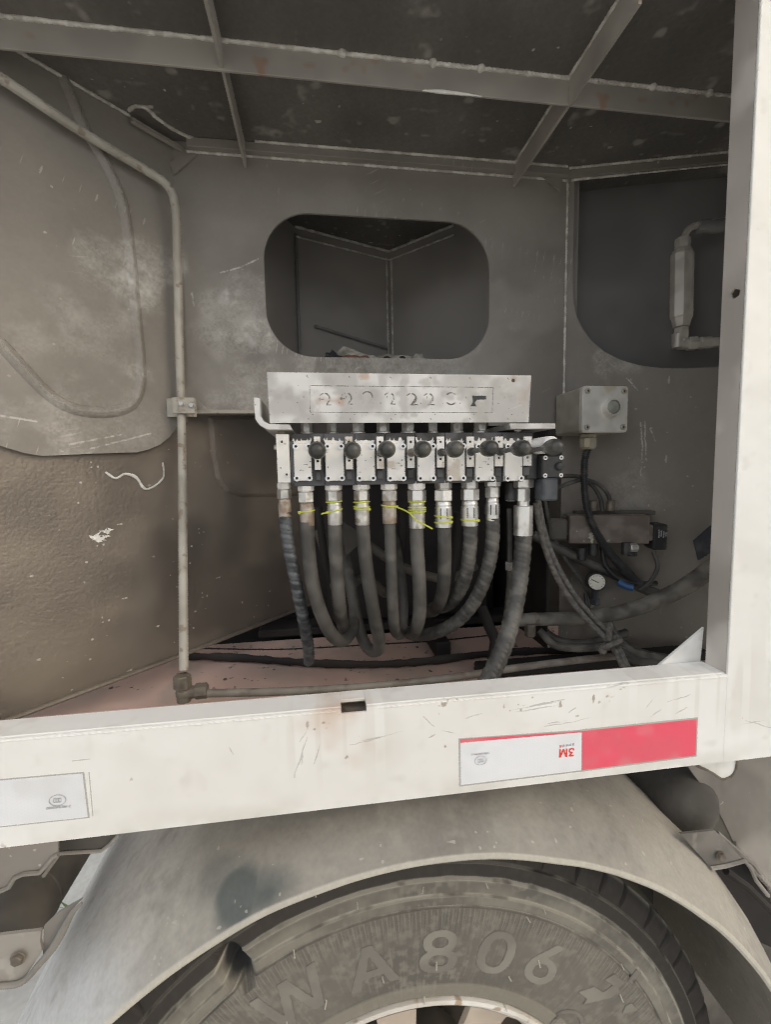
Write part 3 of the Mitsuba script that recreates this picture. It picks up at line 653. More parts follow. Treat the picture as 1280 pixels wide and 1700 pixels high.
# ------------------------------------------------------------------ filter in the recess
FI = thing('inline_filter', 'grey hexagonal inline filter standing in the right wall cut-out', 'filter')
fb = [(0.765, 0.3726, 1.9054), (0.7619, 0.3735, 2.0575), (0.7662, 0.3722, 2.0929), (0.7607, 0.3738, 1.8661), (0.8493, 0.3484, 1.8685)]
ax = np.array(fb[1]) - np.array(fb[0]); hb = np.linalg.norm(ax); ax /= hb
part(FI, 'body', lathe([(0, -.004), (.0155, -.004), (.019, .012), (.0215, .016), (.0215, hb - .010), (.017, hb), (0, hb)], fb[0], ax, 8, .25), 'filter_paint', 20)
part(FI, 'nut', hexnut(0, 0, 0, .022, .0145, .5, ax, np.array(fb[1]) + ax * .001), 'filter_paint', 20)
part(FI, 'nut', hexnut(0, 0, 0, .026, .0145, .1, -ax, np.array(fb[0]) - ax * .005), 'filter_paint', 20)
part(FI, 'outlet_tube', tube([(0.7645, 0.3727, 2.08), (0.7695, 0.3713, 2.0938), (0.7792, 0.3685, 2.1013), (0.7935, 0.3644, 2.1035), (0.8121, 0.3591, 2.1054), (0.8501, 0.3482, 2.1078)], .0068, 12), 'filter_paint')
part(FI, 'outlet_wrap', roughen(tube([(0.7881, 0.3659, 2.0993), (0.8069, 0.3606, 2.0988), (0.8288, 0.3543, 2.098), (0.8612, 0.345, 2.101)], .013, 12, .003, flat=1.0), .004, 90, 2), 'blue_grey')
en = np.array(fb[3])
part(FI, 'inlet_elbow', cat([cyl(en - ax * .008, ax, .0125, .03), cyl(en, RU, .0115, .05)]), 'filter_paint', 20)
part(FI, 'nut', hexnut(0, 0, 0, .018, .0145, .0, RU, en + np.array(RU) * .018), 'filter_paint', 20)
part(FI, 'inlet_tube', cat([cyl(en + np.array(RU) * .042, RU, .0125, .022), cyl(en + np.array(RU) * .06, RU, .0105, .12)]), 'filter_paint', 20)

# ------------------------------------------------------------------ rags behind the window
def lump(c, r, seed, k=.5):
    m = trimesh.creation.icosphere(4, 1.0)
    v = np.array(m.vertices)
    d = 1 + k * (meshkit.fbm(v * 2.2 + seed, 4, seed) - .5) * 2
    return trimesh.Trimesh(v * d[:, None] * np.array(r) + np.array(c), m.faces, process=False)
RG = thing('rag_bundle', 'crumpled bundle of dirty rags lying behind the rounded window', 'rags')
part(RG, 'pale_cloth', cat([lump((.075, .50, 1.838), (.055, .05, .030), 3), lump((.16, .50, 1.834), (.06, .05, .029), 5)]), 'rag_pale', 60)
part(RG, 'red_cloth', lump((.075, .462, 1.826), (.055, .022, .024), 8), 'rag_red', 60)
part(RG, 'black_cloth', lump((.035, .47, 1.833), (.026, .024, .026), 9, .6), 'rag_black', 60)
part(RG, 'black_cloth', lump((.165, .458, 1.824), (.036, .018, .024), 11), 'rag_black', 60)
part(RG, 'grey_cloth', lump((.215, .47, 1.826), (.035, .03, .026), 12, .7), 'rag_pale', 60)

# ------------------------------------------------------------------ sign plate and its bracket
SG = thing('sign_plate', 'worn silver plate with engraved control symbols above the lever valves', 'sign')
pl = [(-0.0705, 1.7547), (0.3323, 1.7546), (0.3286, 1.6826), (-0.0691, 1.6823)]
part(SG, 'plate', cat([front(pl, .165, .0025), front([pl[0], pl[1], (pl[1][0], pl[1][1] - .003), (pl[0][0], pl[0][1] - .003)], .1678, -.0002 + .03)]), 'plate_paint', 20)
def line2(pts, w):
    from shapely.geometry import LineString
    return LineString(pts).buffer(w / 2, cap_style=2)
bd = [(-0.0103, 1.7361), (0.2704, 1.7357), (0.2686, 1.6971), (-0.0106, 1.6979)]
part(SG, 'engraved_border', front(line2(bd + bd[:1], .0009), .1648, .0004), 'worn_ink', 20)
def arc(c, r, a0, a1, n=14):
    return [(c[0] + r * math.cos(math.radians(a0 + (a1 - a0) * k / n)), c[1] + r * math.sin(math.radians(a0 + (a1 - a0) * k / n))) for k in range(n + 1)]
sym = [(0.0128, 1.7176), (0.0447, 1.7186), (0.0762, 1.7205), (0.1088, 1.7189), (0.1429, 1.7182), (0.1691, 1.7183), (0.203, 1.7184)]
for i, c in enumerate(sym):
    if i == 6:
        gs = [line2(arc(c, .0088, 40, 140), .0022), line2(arc(c, .0088, 220, 320), .0022)]
    else:
        da = (12, -8, 20, -14, 6, -4)[i]
        gs = [line2(arc((c[0] - .002, c[1]), .0075, 75 + da, -35 - da), .0020), line2(arc((c[0] - .002, c[1]), .0075, 150, 100), .0016),
              line2([(c[0] + .0035, c[1] - .004), (c[0] + .001, c[1] - .009), (c[0] + .008, c[1] - .009)], .0016)]
        if i in (0, 1):
            gs += [line2([(c[0] - .010, c[1] - .001), (c[0] - .003, c[1] - .001)], .0013), Polygon([(c[0] - .012, c[1] - .001), (c[0] - .008, c[1] + .002), (c[0] - .008, c[1] - .004)])]
        if i in (4, 5):
            gs += [line2([(c[0] + .006, c[1] + .003), (c[0], c[1] - .007)], .0018), Polygon([(c[0] - .005, c[1] - .010), (c[0] + .004, c[1] - .010), (c[0], c[1] - .005)])]
    part(SG, 'symbol', cat([front(g, .1648, .0004) for g in gs]), 'worn_ink', 20)
fl = [(0.2365, 1.7231), (0.2588, 1.7228), (0.2588, 1.7173), (0.2442, 1.7168), (0.2404, 1.7122), (0.2433, 1.7067), (0.2336, 1.7072), (0.2375, 1.7131)]
part(SG, 'symbol', front(Polygon(fl), .1648, .0004), 'ink', 20)
part(SG, 'rivet_hole', cyl((0.3027, 0.1652, 1.7465), (0, -1, 0), .0028, .0006, 14, .0001), 'ink')
BR = thing('valve_bracket', 'bent pale steel bracket carrying the lever valve bank', 'bracket')
bl = [(-0.0899, 1.718), (-0.0815, 1.7172), (-0.0817, 1.6925), (-0.0778, 1.6848), (-0.0695, 1.6805), (-0.0405, 1.6796), (-0.0373, 1.6726), (-0.0723, 1.6728), (-0.0831, 1.6789), (-0.0886, 1.6874)]
part(BR, 'arm', prism(bl, (0, .1600, 0), FX, FZ, .245, -.245), 'plate_paint', 20)
ar = [(0.2951, 1.6803), (0.3709, 1.6801), (0.3711, 1.6721), (0.2971, 1.672)]
part(BR, 'arm', prism(ar, (0, .1600, 0), FX, FZ, .245, -.245), 'plate_paint', 20)
# ------------------------------------------------------------------ valve bank
VB = thing('valve_bank', 'bank of eight white fronted lever valves under the silver sign plate', 'valve')
vb = [(-0.0622, 0.178, 1.6682), (0.3425, 0.178, 1.5883)]
VZ1, VZ0 = vb[0][2], vb[1][2]
cov = [((-0.0368, 1.6524), (-0.0112, 1.5976)), ((0.0096, 1.652), (0.037, 1.5966)), ((0.0565, 1.6515), (0.0843, 1.5956)), ((0.1034, 1.6511), (0.131, 1.5947)), ((0.1507, 1.6507), (0.1782, 1.5937)), ((0.1979, 1.6503), (0.2263, 1.5928)), ((0.2436, 1.6498), (0.2738, 1.5918)), ((0.292, 1.6494), (0.3217, 1.5908))]
brk = [((-0.0065, 1.6626), (0.0027, 1.6135)), ((0.0399, 1.6623), (0.0505, 1.6136)), ((0.0872, 1.662), (0.0978, 1.6137)), ((0.1344, 1.6617), (0.1455, 1.6139)), ((0.1811, 1.6613), (0.1928, 1.614)), ((0.2287, 1.661), (0.2404, 1.6142)), ((0.2753, 1.6607), (0.2879, 1.6144)), ((0.3227, 1.6604), (0.3358, 1.6146))]
knb = [(-0.002, 0.092, 1.6387), (0.0443, 0.092, 1.6382), (0.0909, 0.092, 1.6389), (0.1401, 0.092, 1.6387), (0.1857, 0.092, 1.6383), (0.2352, 0.092, 1.639), (0.2823, 0.092, 1.6385), (0.3313, 0.092, 1.6397)]
for i in range(8):
    xa = cov[i][0][0] - .0015
    xb = cov[i + 1][0][0] - .0020 if i < 7 else vb[1][0]
    part(VB, 'valve_section', bx(xa, xb, .1775, .25, VZ0 + .001, VZ1, .0008), 'valve_grey')
ep = [(-0.0616, 1.6667), (-0.0433, 1.6665), (-0.0427, 1.5955), (-0.0612, 1.5959)]
EP = part(VB, 'end_plate', prism(ep, (0, .170, 0), FX, FZ, .08, -.08), 'valve_white', 20)
part(VB, 'end_strip', prism([(-0.0423, 1.6573), (-0.037, 1.6572), (-0.0373, 1.5953), (-0.0418, 1.5954)], (0, .1745, 0), FX, FZ, .07, -.07), 'valve_grey', 20)
for a in [(-0.0533, 0.17, 1.6552), (-0.048, 0.17, 1.6073)]:
    part(EP, 'screw', cat([frame(trimesh.creation.extrude_polygon(ring_poly(.0018, .0036), .002, engine='earcut'), (a[0], .1698, a[2]), FX, FZ)]), 'valve_white', 20)
    part(EP, 'screw_socket', cyl((a[0], .1699, a[2]), (0, -1, 0), .0017, .0004, 12, .0001), 'ink')
b0 = (-0.0704, 0.2, 1.649)
part(VB, 'tie_bolt', cat([hexnut(0, 0, 0, .007, .0075, .2, (-1, 0, 0), (-.0555, .20, b0[2])), cyl((-.060, .20, b0[2]), (-1, 0, 0), .004, .008)]), 'zinc')
rr_ = random.Random(3)
for i in range(8):
    (x0, z1), (x1, z0) = cov[i]
    c = part(VB, 'cover_plate', bx(x0, x1, .170, .1772, z0, z1, .0008), 'valve_white')
    for sx in (x0 + .0035, x1 - .0035):
        for sz in (z0 + .004, z1 - .004):
            part(c, 'screw', cat([frame(trimesh.creation.extrude_polygon(ring_poly(.0021, .0046), .004, engine='earcut'), (sx, .170, sz), FX, FZ)]), 'zinc_bright', 20)
            part(c, 'screw_socket', cyl((sx, .1705, sz), (0, -1, 0), .0022, .0022, 6, .0001), 'black_gap', False)
    # ragged overspray above the cover
    n = 24
    hh = .0035 + .004 * meshkit.fbm(np.c_[np.arange(n + 1) * .31 + i * 9.1, np.full(n + 1, i * 3.7), np.zeros(n + 1)], 3, i) + .004 * (meshkit.noise(np.c_[np.arange(n + 1) * .9 + i * 5, np.full(n + 1, i * 1.3), np.ones(n + 1)], 5) > .68)
    top = [(x0 - .002 + (x1 - x0 + .003) * k / n, z1 + hh[k]) for k in range(n + 1)]
    part(VB, 'paint_overspray', front(Polygon([(x0 + .001, z1 + .0005)] + top + [(x1 - .001, z1 + .0005)]).buffer(0), .1772, .0005), 'valve_white', 20)
    (x0, z1), (x1, z0) = brk[i]
    cx = (x0 + x1) / 2
    hz = [z1 - .0115, z0 + .0165]
    pb = sbox(x0, z0, x1, z1)
    for z in (z1 - .008, z0 + .013):
        pb = pb.difference(Point(cx, z).buffer(.0019, 8))
    lb = part(VB, 'lever_bracket', front(pb, .168, .003), 'valve_white' if i != 3 else 'plate_paint', 20, 'rusty lever bracket' if i == 3 else None)
    for z in (z1 - .008, z0 + .013):
        part(lb, 'bracket_hole', cyl((cx, .1725, z), (0, -1, 0), .0026, .001, 10, .0001), 'black_gap')
    part(VB, 'spool_cap', cat([bx(x0 + .001, x1 - .001, .1715, .1774, z0 - .016, z0 - .002, .001)]), 'valve_grey')
    k = np.array(knb[i])
    p0 = np.array([cx, .166, k[2] - .0015])
    lv = part(VB, 'lever', cat([lathe([(0, 0), (.0062, 0), (.0066, .004), (.0055, .010), (.0035, .013), (0, .013)], p0, (0, -1, 0), 16), tube([p0 + (0, -.010, 0), k + (0, .018, 0)], .0036, 10, smooth=False)]), 'black_plastic' if i != 3 else 'fitting_brown')
    prof = [(1.1 * a_, b_) for a_, b_ in [(0, -.020), (.0045, -.0195), (.0078, -.0165), (.0100, -.011), (.0108, -.004), (.0106, .003), (.0092, .011), (.0068, .019), (.0052, .024), (.0048, .028), (0, .028)]]
    part(lv, 'knob', lathe(prof, k, (.0, 1, .0), 28), 'knob', 60)
# fittings standing on the valve bank, in the gap below the plate
tops = [(-0.018, 17.0), (0.0221, 16.0), (0.0633, 20.0), (0.1042, 20.0), (0.1452, 21.0), (0.1864, 15.0), (0.2272, 19.0), (0.2675, 21.0)]
for i, (x, w) in enumerate(tops):
    r = w * .00052
    part(VB, 'top_fitting', cat([cyl((x, .215, VZ1 - .001), (0, 0, 1), r * 1.12, .006), hexnut(x, .215, VZ1 + .004, VZ1 + .022, r, .3 * i)]), 'zinc', 20)
part(VB, 'stud', cyl((-0.054, 0.185, 1.6669), (0, 0, 1), .006, .012), 'fitting_brown')
part(VB, 'stud', cat([cyl((0.3192, 0.185, 1.6646), (0, 0, 1), .003, .018), hexnut(0, 0, 0, .006, .0062, .3, (0, 0, 1), (0.3191, 0.185, 1.6694))]), 'zinc')
# relief cartridge and black solenoid at the right end
rc = [(0.3485, 0.13, 1.6456)][0]
rcl = part(VB, 'relief_cartridge', lathe([(0, .0), (.004, .0), (.0045, -.0035), (.0095, -.0035), (.0125, -.001), (.013, .003), (.013, .055), (0, .055)], (rc[0], .13, rc[2]), (0, 1, 0), 28), 'valve_white', 30)
part(rcl, 'socket', cyl((rc[0], .1297, rc[2]), (0, -1, 0), .0042, .0008, 6, .0001), 'black_gap', False)
so = [(0.3499, 1.6299), (0.3836, 1.5941), (0.3514, 1.5951), (0.3771, 1.5579)]
SO = part(VB, 'solenoid', cat([bx(so[0][0], so[1][0], .16, .20, so[1][1], so[0][1], .002), bx(so[0][0] - .02, so[0][0], .175, .24, so[1][1] - .002, so[0][1] + .01, .002)]), 'black_plastic')
dx, dz = so[1][0] - so[0][0], so[0][1] - so[1][1]
for fx_ in (.13, .93):
    for fz_ in (.12, .90):
        a = (so[0][0] + dx * fx_, .1605, so[1][1] + dz * fz_)
        part(SO, 'screw', frame(trimesh.creation.extrude_polygon(ring_poly(.0016, .0034), .0025, engine='earcut'), a, FX, FZ), 'zinc_bright', 20)
part(SO, 'button', lathe([(0, .006), (.005, .0055), (.0068, .003), (.007, 0), (0, 0)], (so[0][0] + dx * .83, .1602, so[1][1] + dz * .52), (0, -1, 0), 20), 'black_plastic')
part(SO, 'plug', bx(so[2][0], so[3][0], .158, .19, so[3][1], so[2][1] - .001, .0025), 'blue_black', label='blue-grey plug connector')

# ------------------------------------------------------------------ hydraulic hoses
YH = .19
H = [[-0.0541, (0.0095, 1.5953, 1.5852), (0.0102, 1.5852, 1.57), (0.0097, 1.5695, 1.5417)], [-0.0213, (0.0119, 1.5928, 1.5812), (0.0119, 1.5807, 1.5635), (0.011, 1.563, 1.5275)], [0.0212, (0.0125, 1.5942, 1.5816), (0.0121, 1.5811, 1.5647), (0.0114, 1.5638, 1.5279)], [0.0644, (0.0128, 1.5933, 1.5815), (0.0118, 1.5806, 1.5645), (0.0114, 1.564, 1.5264)], [0.1083, (0.0125, 1.5938, 1.5805), (0.012, 1.58, 1.5624), (0.0113, 1.5619, 1.5273)], [0.1531, (0.0132, 1.5939, 1.5804), (0.0142, 1.5795, 1.5617), (0.0128, 1.5612, 1.5181)], [0.1966, (0.0129, 1.5949, 1.5795), (0.0145, 1.579, 1.56), (0.0135, 1.5596, 1.518)], [0.2408, (0.0132, 1.594, 1.5794), (0.0142, 1.5794, 1.5598), (0.0137, 1.5594, 1.5189)], [0.2792, (0.0123, 1.5952, 1.5815), (0.0113, 1.581, 1.5633), (0.0108, 1.5628, 1.5226)], [0.3327, (0.0152, 1.5932, 1.5783), (0.0105, 1.5778, 1.5554), (0.0158, 1.5494, 1.5001)]]
paths = [[(-0.0533, 0.19, 1.55), (-0.0531, 0.19, 1.5294), (-0.0507, 0.192, 1.498), (-0.0442, 0.196, 1.4541), (-0.0372, 0.21, 1.4013), (-0.0312, 0.24, 1.3455), (-0.0286, 0.28, 1.2983), (-0.0298, 0.32, 1.256)],
 [(-0.0209, 0.19, 1.534), (-0.021, 0.19, 1.5019), (-0.0186, 0.19, 1.4589), (-0.0117, 0.195, 1.4138), (0.0005, 0.21, 1.3689), (0.0168, 0.235, 1.3304), (0.0356, 0.27, 1.3119), (0.0562, 0.31, 1.327), (0.0567, 0.35, 1.3739), (0.0384, 0.4, 1.4368), (0.0237, 0.44, 1.4816)],
 [(0.0214, 0.19, 1.5345), (0.0216, 0.19, 1.4907), (0.0226, 0.192, 1.4517), (0.0247, 0.2, 1.4104), (0.0289, 0.23, 1.371), (0.0345, 0.28, 1.3328), (0.0389, 0.36, 1.298)],
 [(0.0653, 0.19, 1.5331), (0.0665, 0.19, 1.4985), (0.0704, 0.19, 1.4547), (0.0768, 0.195, 1.4088), (0.0854, 0.21, 1.3583), (0.093, 0.235, 1.3208), (0.093, 0.265, 1.2897), (0.0809, 0.285, 1.2849), (0.0688, 0.305, 1.3047), (0.059, 0.325, 1.3512), (0.0513, 0.345, 1.4052), (0.0445, 0.37, 1.4481), (0.0395, 0.42, 1.4899)],
 [(0.1086, 0.19, 1.5336), (0.109, 0.19, 1.4968), (0.1101, 0.19, 1.4478), (0.112, 0.195, 1.3968), (0.1166, 0.215, 1.3546), (0.1261, 0.25, 1.326), (0.1416, 0.29, 1.3108), (0.1521, 0.32, 1.3411), (0.153, 0.34, 1.3952), (0.1521, 0.38, 1.4417), (0.1548, 0.43, 1.4846)],
 [(0.152, 0.19, 1.5263), (0.1522, 0.19, 1.4951), (0.1546, 0.19, 1.4457), (0.1572, 0.195, 1.4043), (0.159, 0.21, 1.367), (0.1608, 0.25, 1.328), (0.1661, 0.31, 1.2997)],
 [(0.1973, 0.19, 1.5258), (0.1981, 0.19, 1.4933), (0.1992, 0.195, 1.4525), (0.201, 0.21, 1.4133), (0.204, 0.25, 1.3736), (0.2077, 0.31, 1.3419), (0.2008, 0.38, 1.3185)],
 [(0.2413, 0.19, 1.5273), (0.2418, 0.19, 1.4965), (0.2403, 0.195, 1.4606), (0.2368, 0.21, 1.4217), (0.2309, 0.24, 1.3857), (0.2248, 0.29, 1.3562), (0.2151, 0.36, 1.3313)],
 [(0.2798, 0.19, 1.5301), (0.2799, 0.19, 1.5001), (0.2756, 0.192, 1.4596), (0.2671, 0.2, 1.4195), (0.2522, 0.215, 1.3776), (0.2296, 0.24, 1.34), (0.2021, 0.275, 1.312), (0.1751, 0.32, 1.2932), (0.1623, 0.38, 1.2828)],
 [(0.3327, 0.19, 1.5082), (0.3325, 0.19, 1.4778), (0.3263, 0.185, 1.4384), (0.3159, 0.175, 1.4007), (0.2992, 0.16, 1.361), (0.279, 0.145, 1.3251), (0.2544, 0.13, 1.2923), (0.2361, 0.12, 1.2696)]]
rad = [.0098, .0112, .0108, .0108, .0093, .0112, .0112, .0117, .0117, .0142]
mats = ['hose_wrap_blue', 'hose_rubber', 'hose_rubber', 'hose_rubber', 'hose_rubber', 'hose_rubber', 'hose_rubber', 'hose_wrap', 'hose_wrap', 'hose_wrap']
lab = ['leftmost hose under the valves with blue-black ribbed spiral wrap', 'hose with one yellow tie round its rusty collar, looping beside the ribbed wrap hose',
       'straight hose with a stubby tie end pointing left from its collar', 'looped hose with two yellow bands in its spattered collar, fourth from the ribbed one',
       'hose with a tan rusty collar and a long loose yellow tie end', 'hose with a thick bunch of yellow ties and a speckled rubber cover',
       'hose with a shiny steel collar and two low yellow ties', 'spiral wrapped hose with one yellow tie at the foot of its steel collar',
       'spiral wrapped hose with a plain narrow steel collar curving left to the floor', 'thickest hose, spiral wrapped, with a long plain bright steel collar']
def wrap(pitch, amp):
    def f(s, a):
        q = (s / pitch + a / (2 * np.pi)) % 1.0
        return 1 + amp * .6 * (q - .5) - amp * np.exp(-((q - .5) / .10) ** 2) + .03 * (meshkit.noise(np.c_[np.full(len(a), s * 60), np.cos(a) * 1.5, np.sin(a) * 1.5], 4) - .5)
    return f
HK = []
for i in range(10):
    x, (ra, a1, a0), (rn, n1, n0), (rs, s1, s0) = H[i]
    k = thing('hydraulic_hose', lab[i], 'hose', 'hydraulic hoses below the valve bank')
    HK.append(k)
    mod, st, sd = None, .006, 18
    if mats[i] != 'hose_rubber':
        mod, st, sd = wrap(.015 if i == 0 else .017, .22 if i == 0 else .09), .0016, 24
    part(k, 'rubber_hose', tube(paths[i], rad[i], sd, st, True, mod), mats[i], 40)
    if i not in (8, 9):
        part(k, 'adapter', cat([hexnut(x, YH, a0, a1, ra * 1.06, .2 + i), cyl((x, YH, n1 - .002), (0, 0, 1), rn * .78, abs(a0 - n1) + .006)]), 'valve_white' if i < 6 else 'zinc', 20)
    else:
        part(k, 'adapter', cat([hexnut(x, YH, a0, a1, ra * 1.06, .6), cyl((x, YH, a0 - .004), (0, 0, 1), rn * .8, .008)]), 'zinc', 20)
    part(k, 'hex_nut', hexnut(x, YH, n0, n1, rn * 1.06, .1 + .37 * i), 'zinc_bright' if i in (5, 6, 7, 9) else 'zinc', 20)
    h = s1 - s0
    if i == 9:
        prof = [(0, 0), (rs, 0), (rs, h - .001), (rs - .001, h), (rs * .62, h), (rs * .62, h + .008), (0, h + .008)]
    else:
        prof = [(rad[i] * .9, 0), (rs * .97, 0), (rs, .0015), (rs, h * .30), (rs * 1.0, h * .78), (rs * .93, h * .82), (rs * .97, h * .88), (rs * .9, h * .98), (rs * .7, h + .003), (0, h + .003)]
    sl = lathe(prof, (x + (.0007 if i in (1, 2, 3) else 0), YH, s0), (0, 0, 1), 32)
    sm = ['zinc_rusty', 'zinc_rusty', 'zinc', 'zinc', 'zinc_rusty', 'zinc', 'zinc_bright', 'zinc_bright', 'zinc_bright', 'zinc_bright'][i]
    CS = part(k, 'crimp_sleeve', sl, sm, 30, 'rusty crimp collar' if sm == 'zinc_rusty' else None)
    if i in (6, 7, 8):
        for q in range(8):
            a = q * math.pi / 4 + .2
            part(CS, 'crimp_groove', bx(-.0008, .0008, -.0012, .0006, 0, h * .42, .0003).apply_transform(trimesh.transformations.rotation_matrix(a + math.pi / 2, (0, 0, 1))).apply_translation((x + rs * math.cos(a), YH + rs * math.sin(a), s0 + h * .33)), 'valve_grey', False)
# yellow-green ties
def tie(i, py_z, tilt, label, tail=None, head=0.0, rr_=None, n=1):
    x, rs = H[i][0], H[i][3][0] * 1.015 + .0007
    k = thing('cable_tie', label, 'cable tie', 'yellow cable ties on the hose collars')
    a = np.linspace(0, 2 * np.pi, 40)
    ms = []
    for q in range(n):
        pts = np.c_[x + rs * np.cos(a), YH + rs * np.sin(a), py_z + q * .0035 + tilt * rs * np.cos(a + q)]
        ms.append(tube(pts, .0011, 6, smooth=False))
    hx, hy = x + rs * math.cos(head), YH + rs * math.sin(head)
    ms.append(bx(hx - .0026, hx + .0026, hy - .0022, hy + .0022, py_z + tilt * rs * math.cos(head) - .0019, py_z + tilt * rs * math.cos(head) + .0019, .0006))
    part(k, 'strap', cat(ms), 'tie_yellow')
    if tail is not None:
        part(k, 'tail', tube([(hx, hy, py_z + tilt * rs * math.cos(head))] + tail, .0012, 6), 'tie_yellow', label='loose tie end')
zt = [1.5503, 1.564, 1.5499, 1.5624, 1.5514, 1.5548, 1.5606, 1.5442, 1.5354, 1.5264, 1.5283]
tl = [(-0.0315, 0.17, 1.5483), (0.0016, 0.165, 1.5477), (0.1341, 0.155, 1.5455), (0.1441, 0.15, 1.5346), (0.1562, 0.15, 1.5278), (0.1683, 0.15, 1.5209)]
tie(1, zt[0], .10, 'yellow tie low on the rusty collar nearest the ribbed wrap hose', [tl[0]], 3.6)
tie(2, zt[1], .05, 'flat yellow band just under the nut of the straight third collar', None, 1.2)
tie(2, zt[2], .20, 'tilted yellow tie whose short end sticks out to the left', [tl[1]], 3.7)
tie(3, zt[3], .03, 'upper yellow band of the spattered fourth collar', None, 1.5)
tie(3, zt[4], -.06, 'double lower yellow band of the spattered fourth collar', None, -.5, n=2)
tie(4, zt[5], -.10, 'yellow tie with a long loose end hanging to the right across the next collar', tl[2:], -.6)
tie(5, zt[6], .0, 'thin yellow band under the nut, above the bunched triple tie', None, 1.0)
tie(5, zt[7], .06, 'bunched triple yellow tie crossed by a loose tie end', None, -1.4, n=3)
tie(6, zt[8], -.10, 'upper of two yellow ties on the shiny crimped collar', None, -.9)
tie(6, zt[9], .05, 'lower of two yellow ties on the shiny crimped collar', None, -.9)
tie(7, zt[10], -.04, 'single yellow tie on the rightmost tied collar', None, -.8)
# slim pressure line and dark clutter between the hoses
SL = thing('pressure_line', 'thin dark pressure line between the narrow and the bright hose collars', 'pipe')
part(SL, 'line', tube([(0.3185, 0.215, 1.5419), (0.3199, 0.215, 1.4847), (0.3214, 0.22, 1.4203), (0.3269, 0.24, 1.3714), (0.3393, 0.28, 1.3243)], .0042, 10), 'hose_rubber')
part(SL, 'nut', hexnut(0, 0, 0, .012, .0085, .2, (0, 0, 1), (0.3205, 0.215, 1.5552)), 'zinc', 20)
part(SL, 'nut', hexnut(0, 0, 0, .014, .007, .1, (0, 0, 1), (0.32, 0.217, 1.4359)), 'zinc', 20)
part(SL, 'connector', cyl((0.3216, 0.215, 1.5572), (0, 0, 1), .010, .03), 'valve_grey')
DP = thing('dark_bracket', 'dark steel tab with a cut corner behind the third and fourth hoses', 'bracket')
scene[DP] = shape(front([(0.0393, 1.5203), (0.0704, 1.4994), (0.0689, 1.4784), (0.0442, 1.4583), (0.0403, 1.4773)], .30, .004), 'mud', 20)
TK = thing('added_dark_tank', 'near-black tank added to darken the space behind the hanging hoses', 'tank')
part(TK, 'shell', cat([bx(-.02, .46, .62, .78, 1.205, 1.60, .03)]), 'black_and_shade', 40)  # tank added so the space behind the hoses stays dark
part(TK, 'flange', bx(-.16, .52, .601, .68, 1.205, 1.225, .004), 'black_and_shade')
BH = thing('return_hose', 'brownish return hose slanting behind the second and third hoses', 'hose')
scene[BH] = shape(tube([(-0.0037, 0.42, 1.4915), (0.0127, 0.4, 1.4317), (0.0345, 0.38, 1.3672), (0.081, 0.42, 1.3863), (0.1371, 0.46, 1.3403)], .011, 12), 'mud', 40)

for pts, r_, mt, lb_ in (([(-0.0044, 0.36, 1.5432), (-0.0, 0.36, 1.4988), (0.0064, 0.37, 1.4378), (0.0182, 0.39, 1.3779), (0.0288, 0.44, 1.2922)], .0075, 'black_and_shade', 'thin black hose hanging between the first two collared hoses'),
                     ([(0.0896, 0.44, 1.4623), (0.1344, 0.43, 1.427), (0.1994, 0.43, 1.3912), (0.2759, 0.44, 1.3718), (0.3451, 0.46, 1.3914)], .010, 'mud', 'dark hose crossing behind the middle hoses'),
                     ([(0.1671, 0.4, 1.5378), (0.168, 0.41, 1.4739), (0.1636, 0.42, 1.4081), (0.1539, 0.44, 1.3246)], .009, 'black_and_shade', 'black hose hanging behind the tan collared hose'),
                     ([(0.2787, 0.38, 1.5238), (0.2776, 0.39, 1.4535), (0.2714, 0.41, 1.3789), (0.2645, 0.45, 1.3083)], .009, 'black_and_shade', 'black hose hanging behind the shiny crimped collars'),
                     ([(0.3231, 0.36, 1.3248), (0.3274, 0.33, 1.2964), (0.3322, 0.31, 1.2762), (0.3196, 0.29, 1.2451)], .011, 'black_and_shade', 'short black hose dropping to the floor left of the thickest hose')):
    k = thing('rear_hose', lb_, 'hose')
    scene[k] = shape(tube(pts, r_, 12), mt, 40)
for pts, r_, mt, lb_ in (([(0.4709, 0.3841, 1.5407), (0.4859, 0.385, 1.4784), (0.5191, 0.3807, 1.4126), (0.5559, 0.3753, 1.3619), (0.5797, 0.3737, 1.3185)], .0042, 'hose_rubber', 'thin cable running down the stained wall left of the gauge'),
                     ([(0.5861, 0.3562, 1.4464), (0.5887, 0.3503, 1.4089), (0.6047, 0.3405, 1.3845), (0.6361, 0.3263, 1.3696), (0.6878, 0.3219, 1.368)], .005, 'black_plastic', 'thin black cable curling under the valve block to the blue connector'),
                     ([(0.6801, 0.3241, 1.4351), (0.6821, 0.3131, 1.4056), (0.663, 0.3082, 1.3763), (0.6436, 0.3138, 1.3571)], .0045, 'hose_rubber', 'thin cable dropping from the black coil'),
                     ([(0.5391, 0.3385, 1.3501), (0.5403, 0.333, 1.3261), (0.5494, 0.3252, 1.3024), (0.5696, 0.3246, 1.2822)], .0038, 'black_plastic', 'thin black cable left of the gauge stem')):
    k = thing('wall_cable', lb_, 'cable')
    scene[k] = shape(tube(pts, r_, 10), mt, 40)

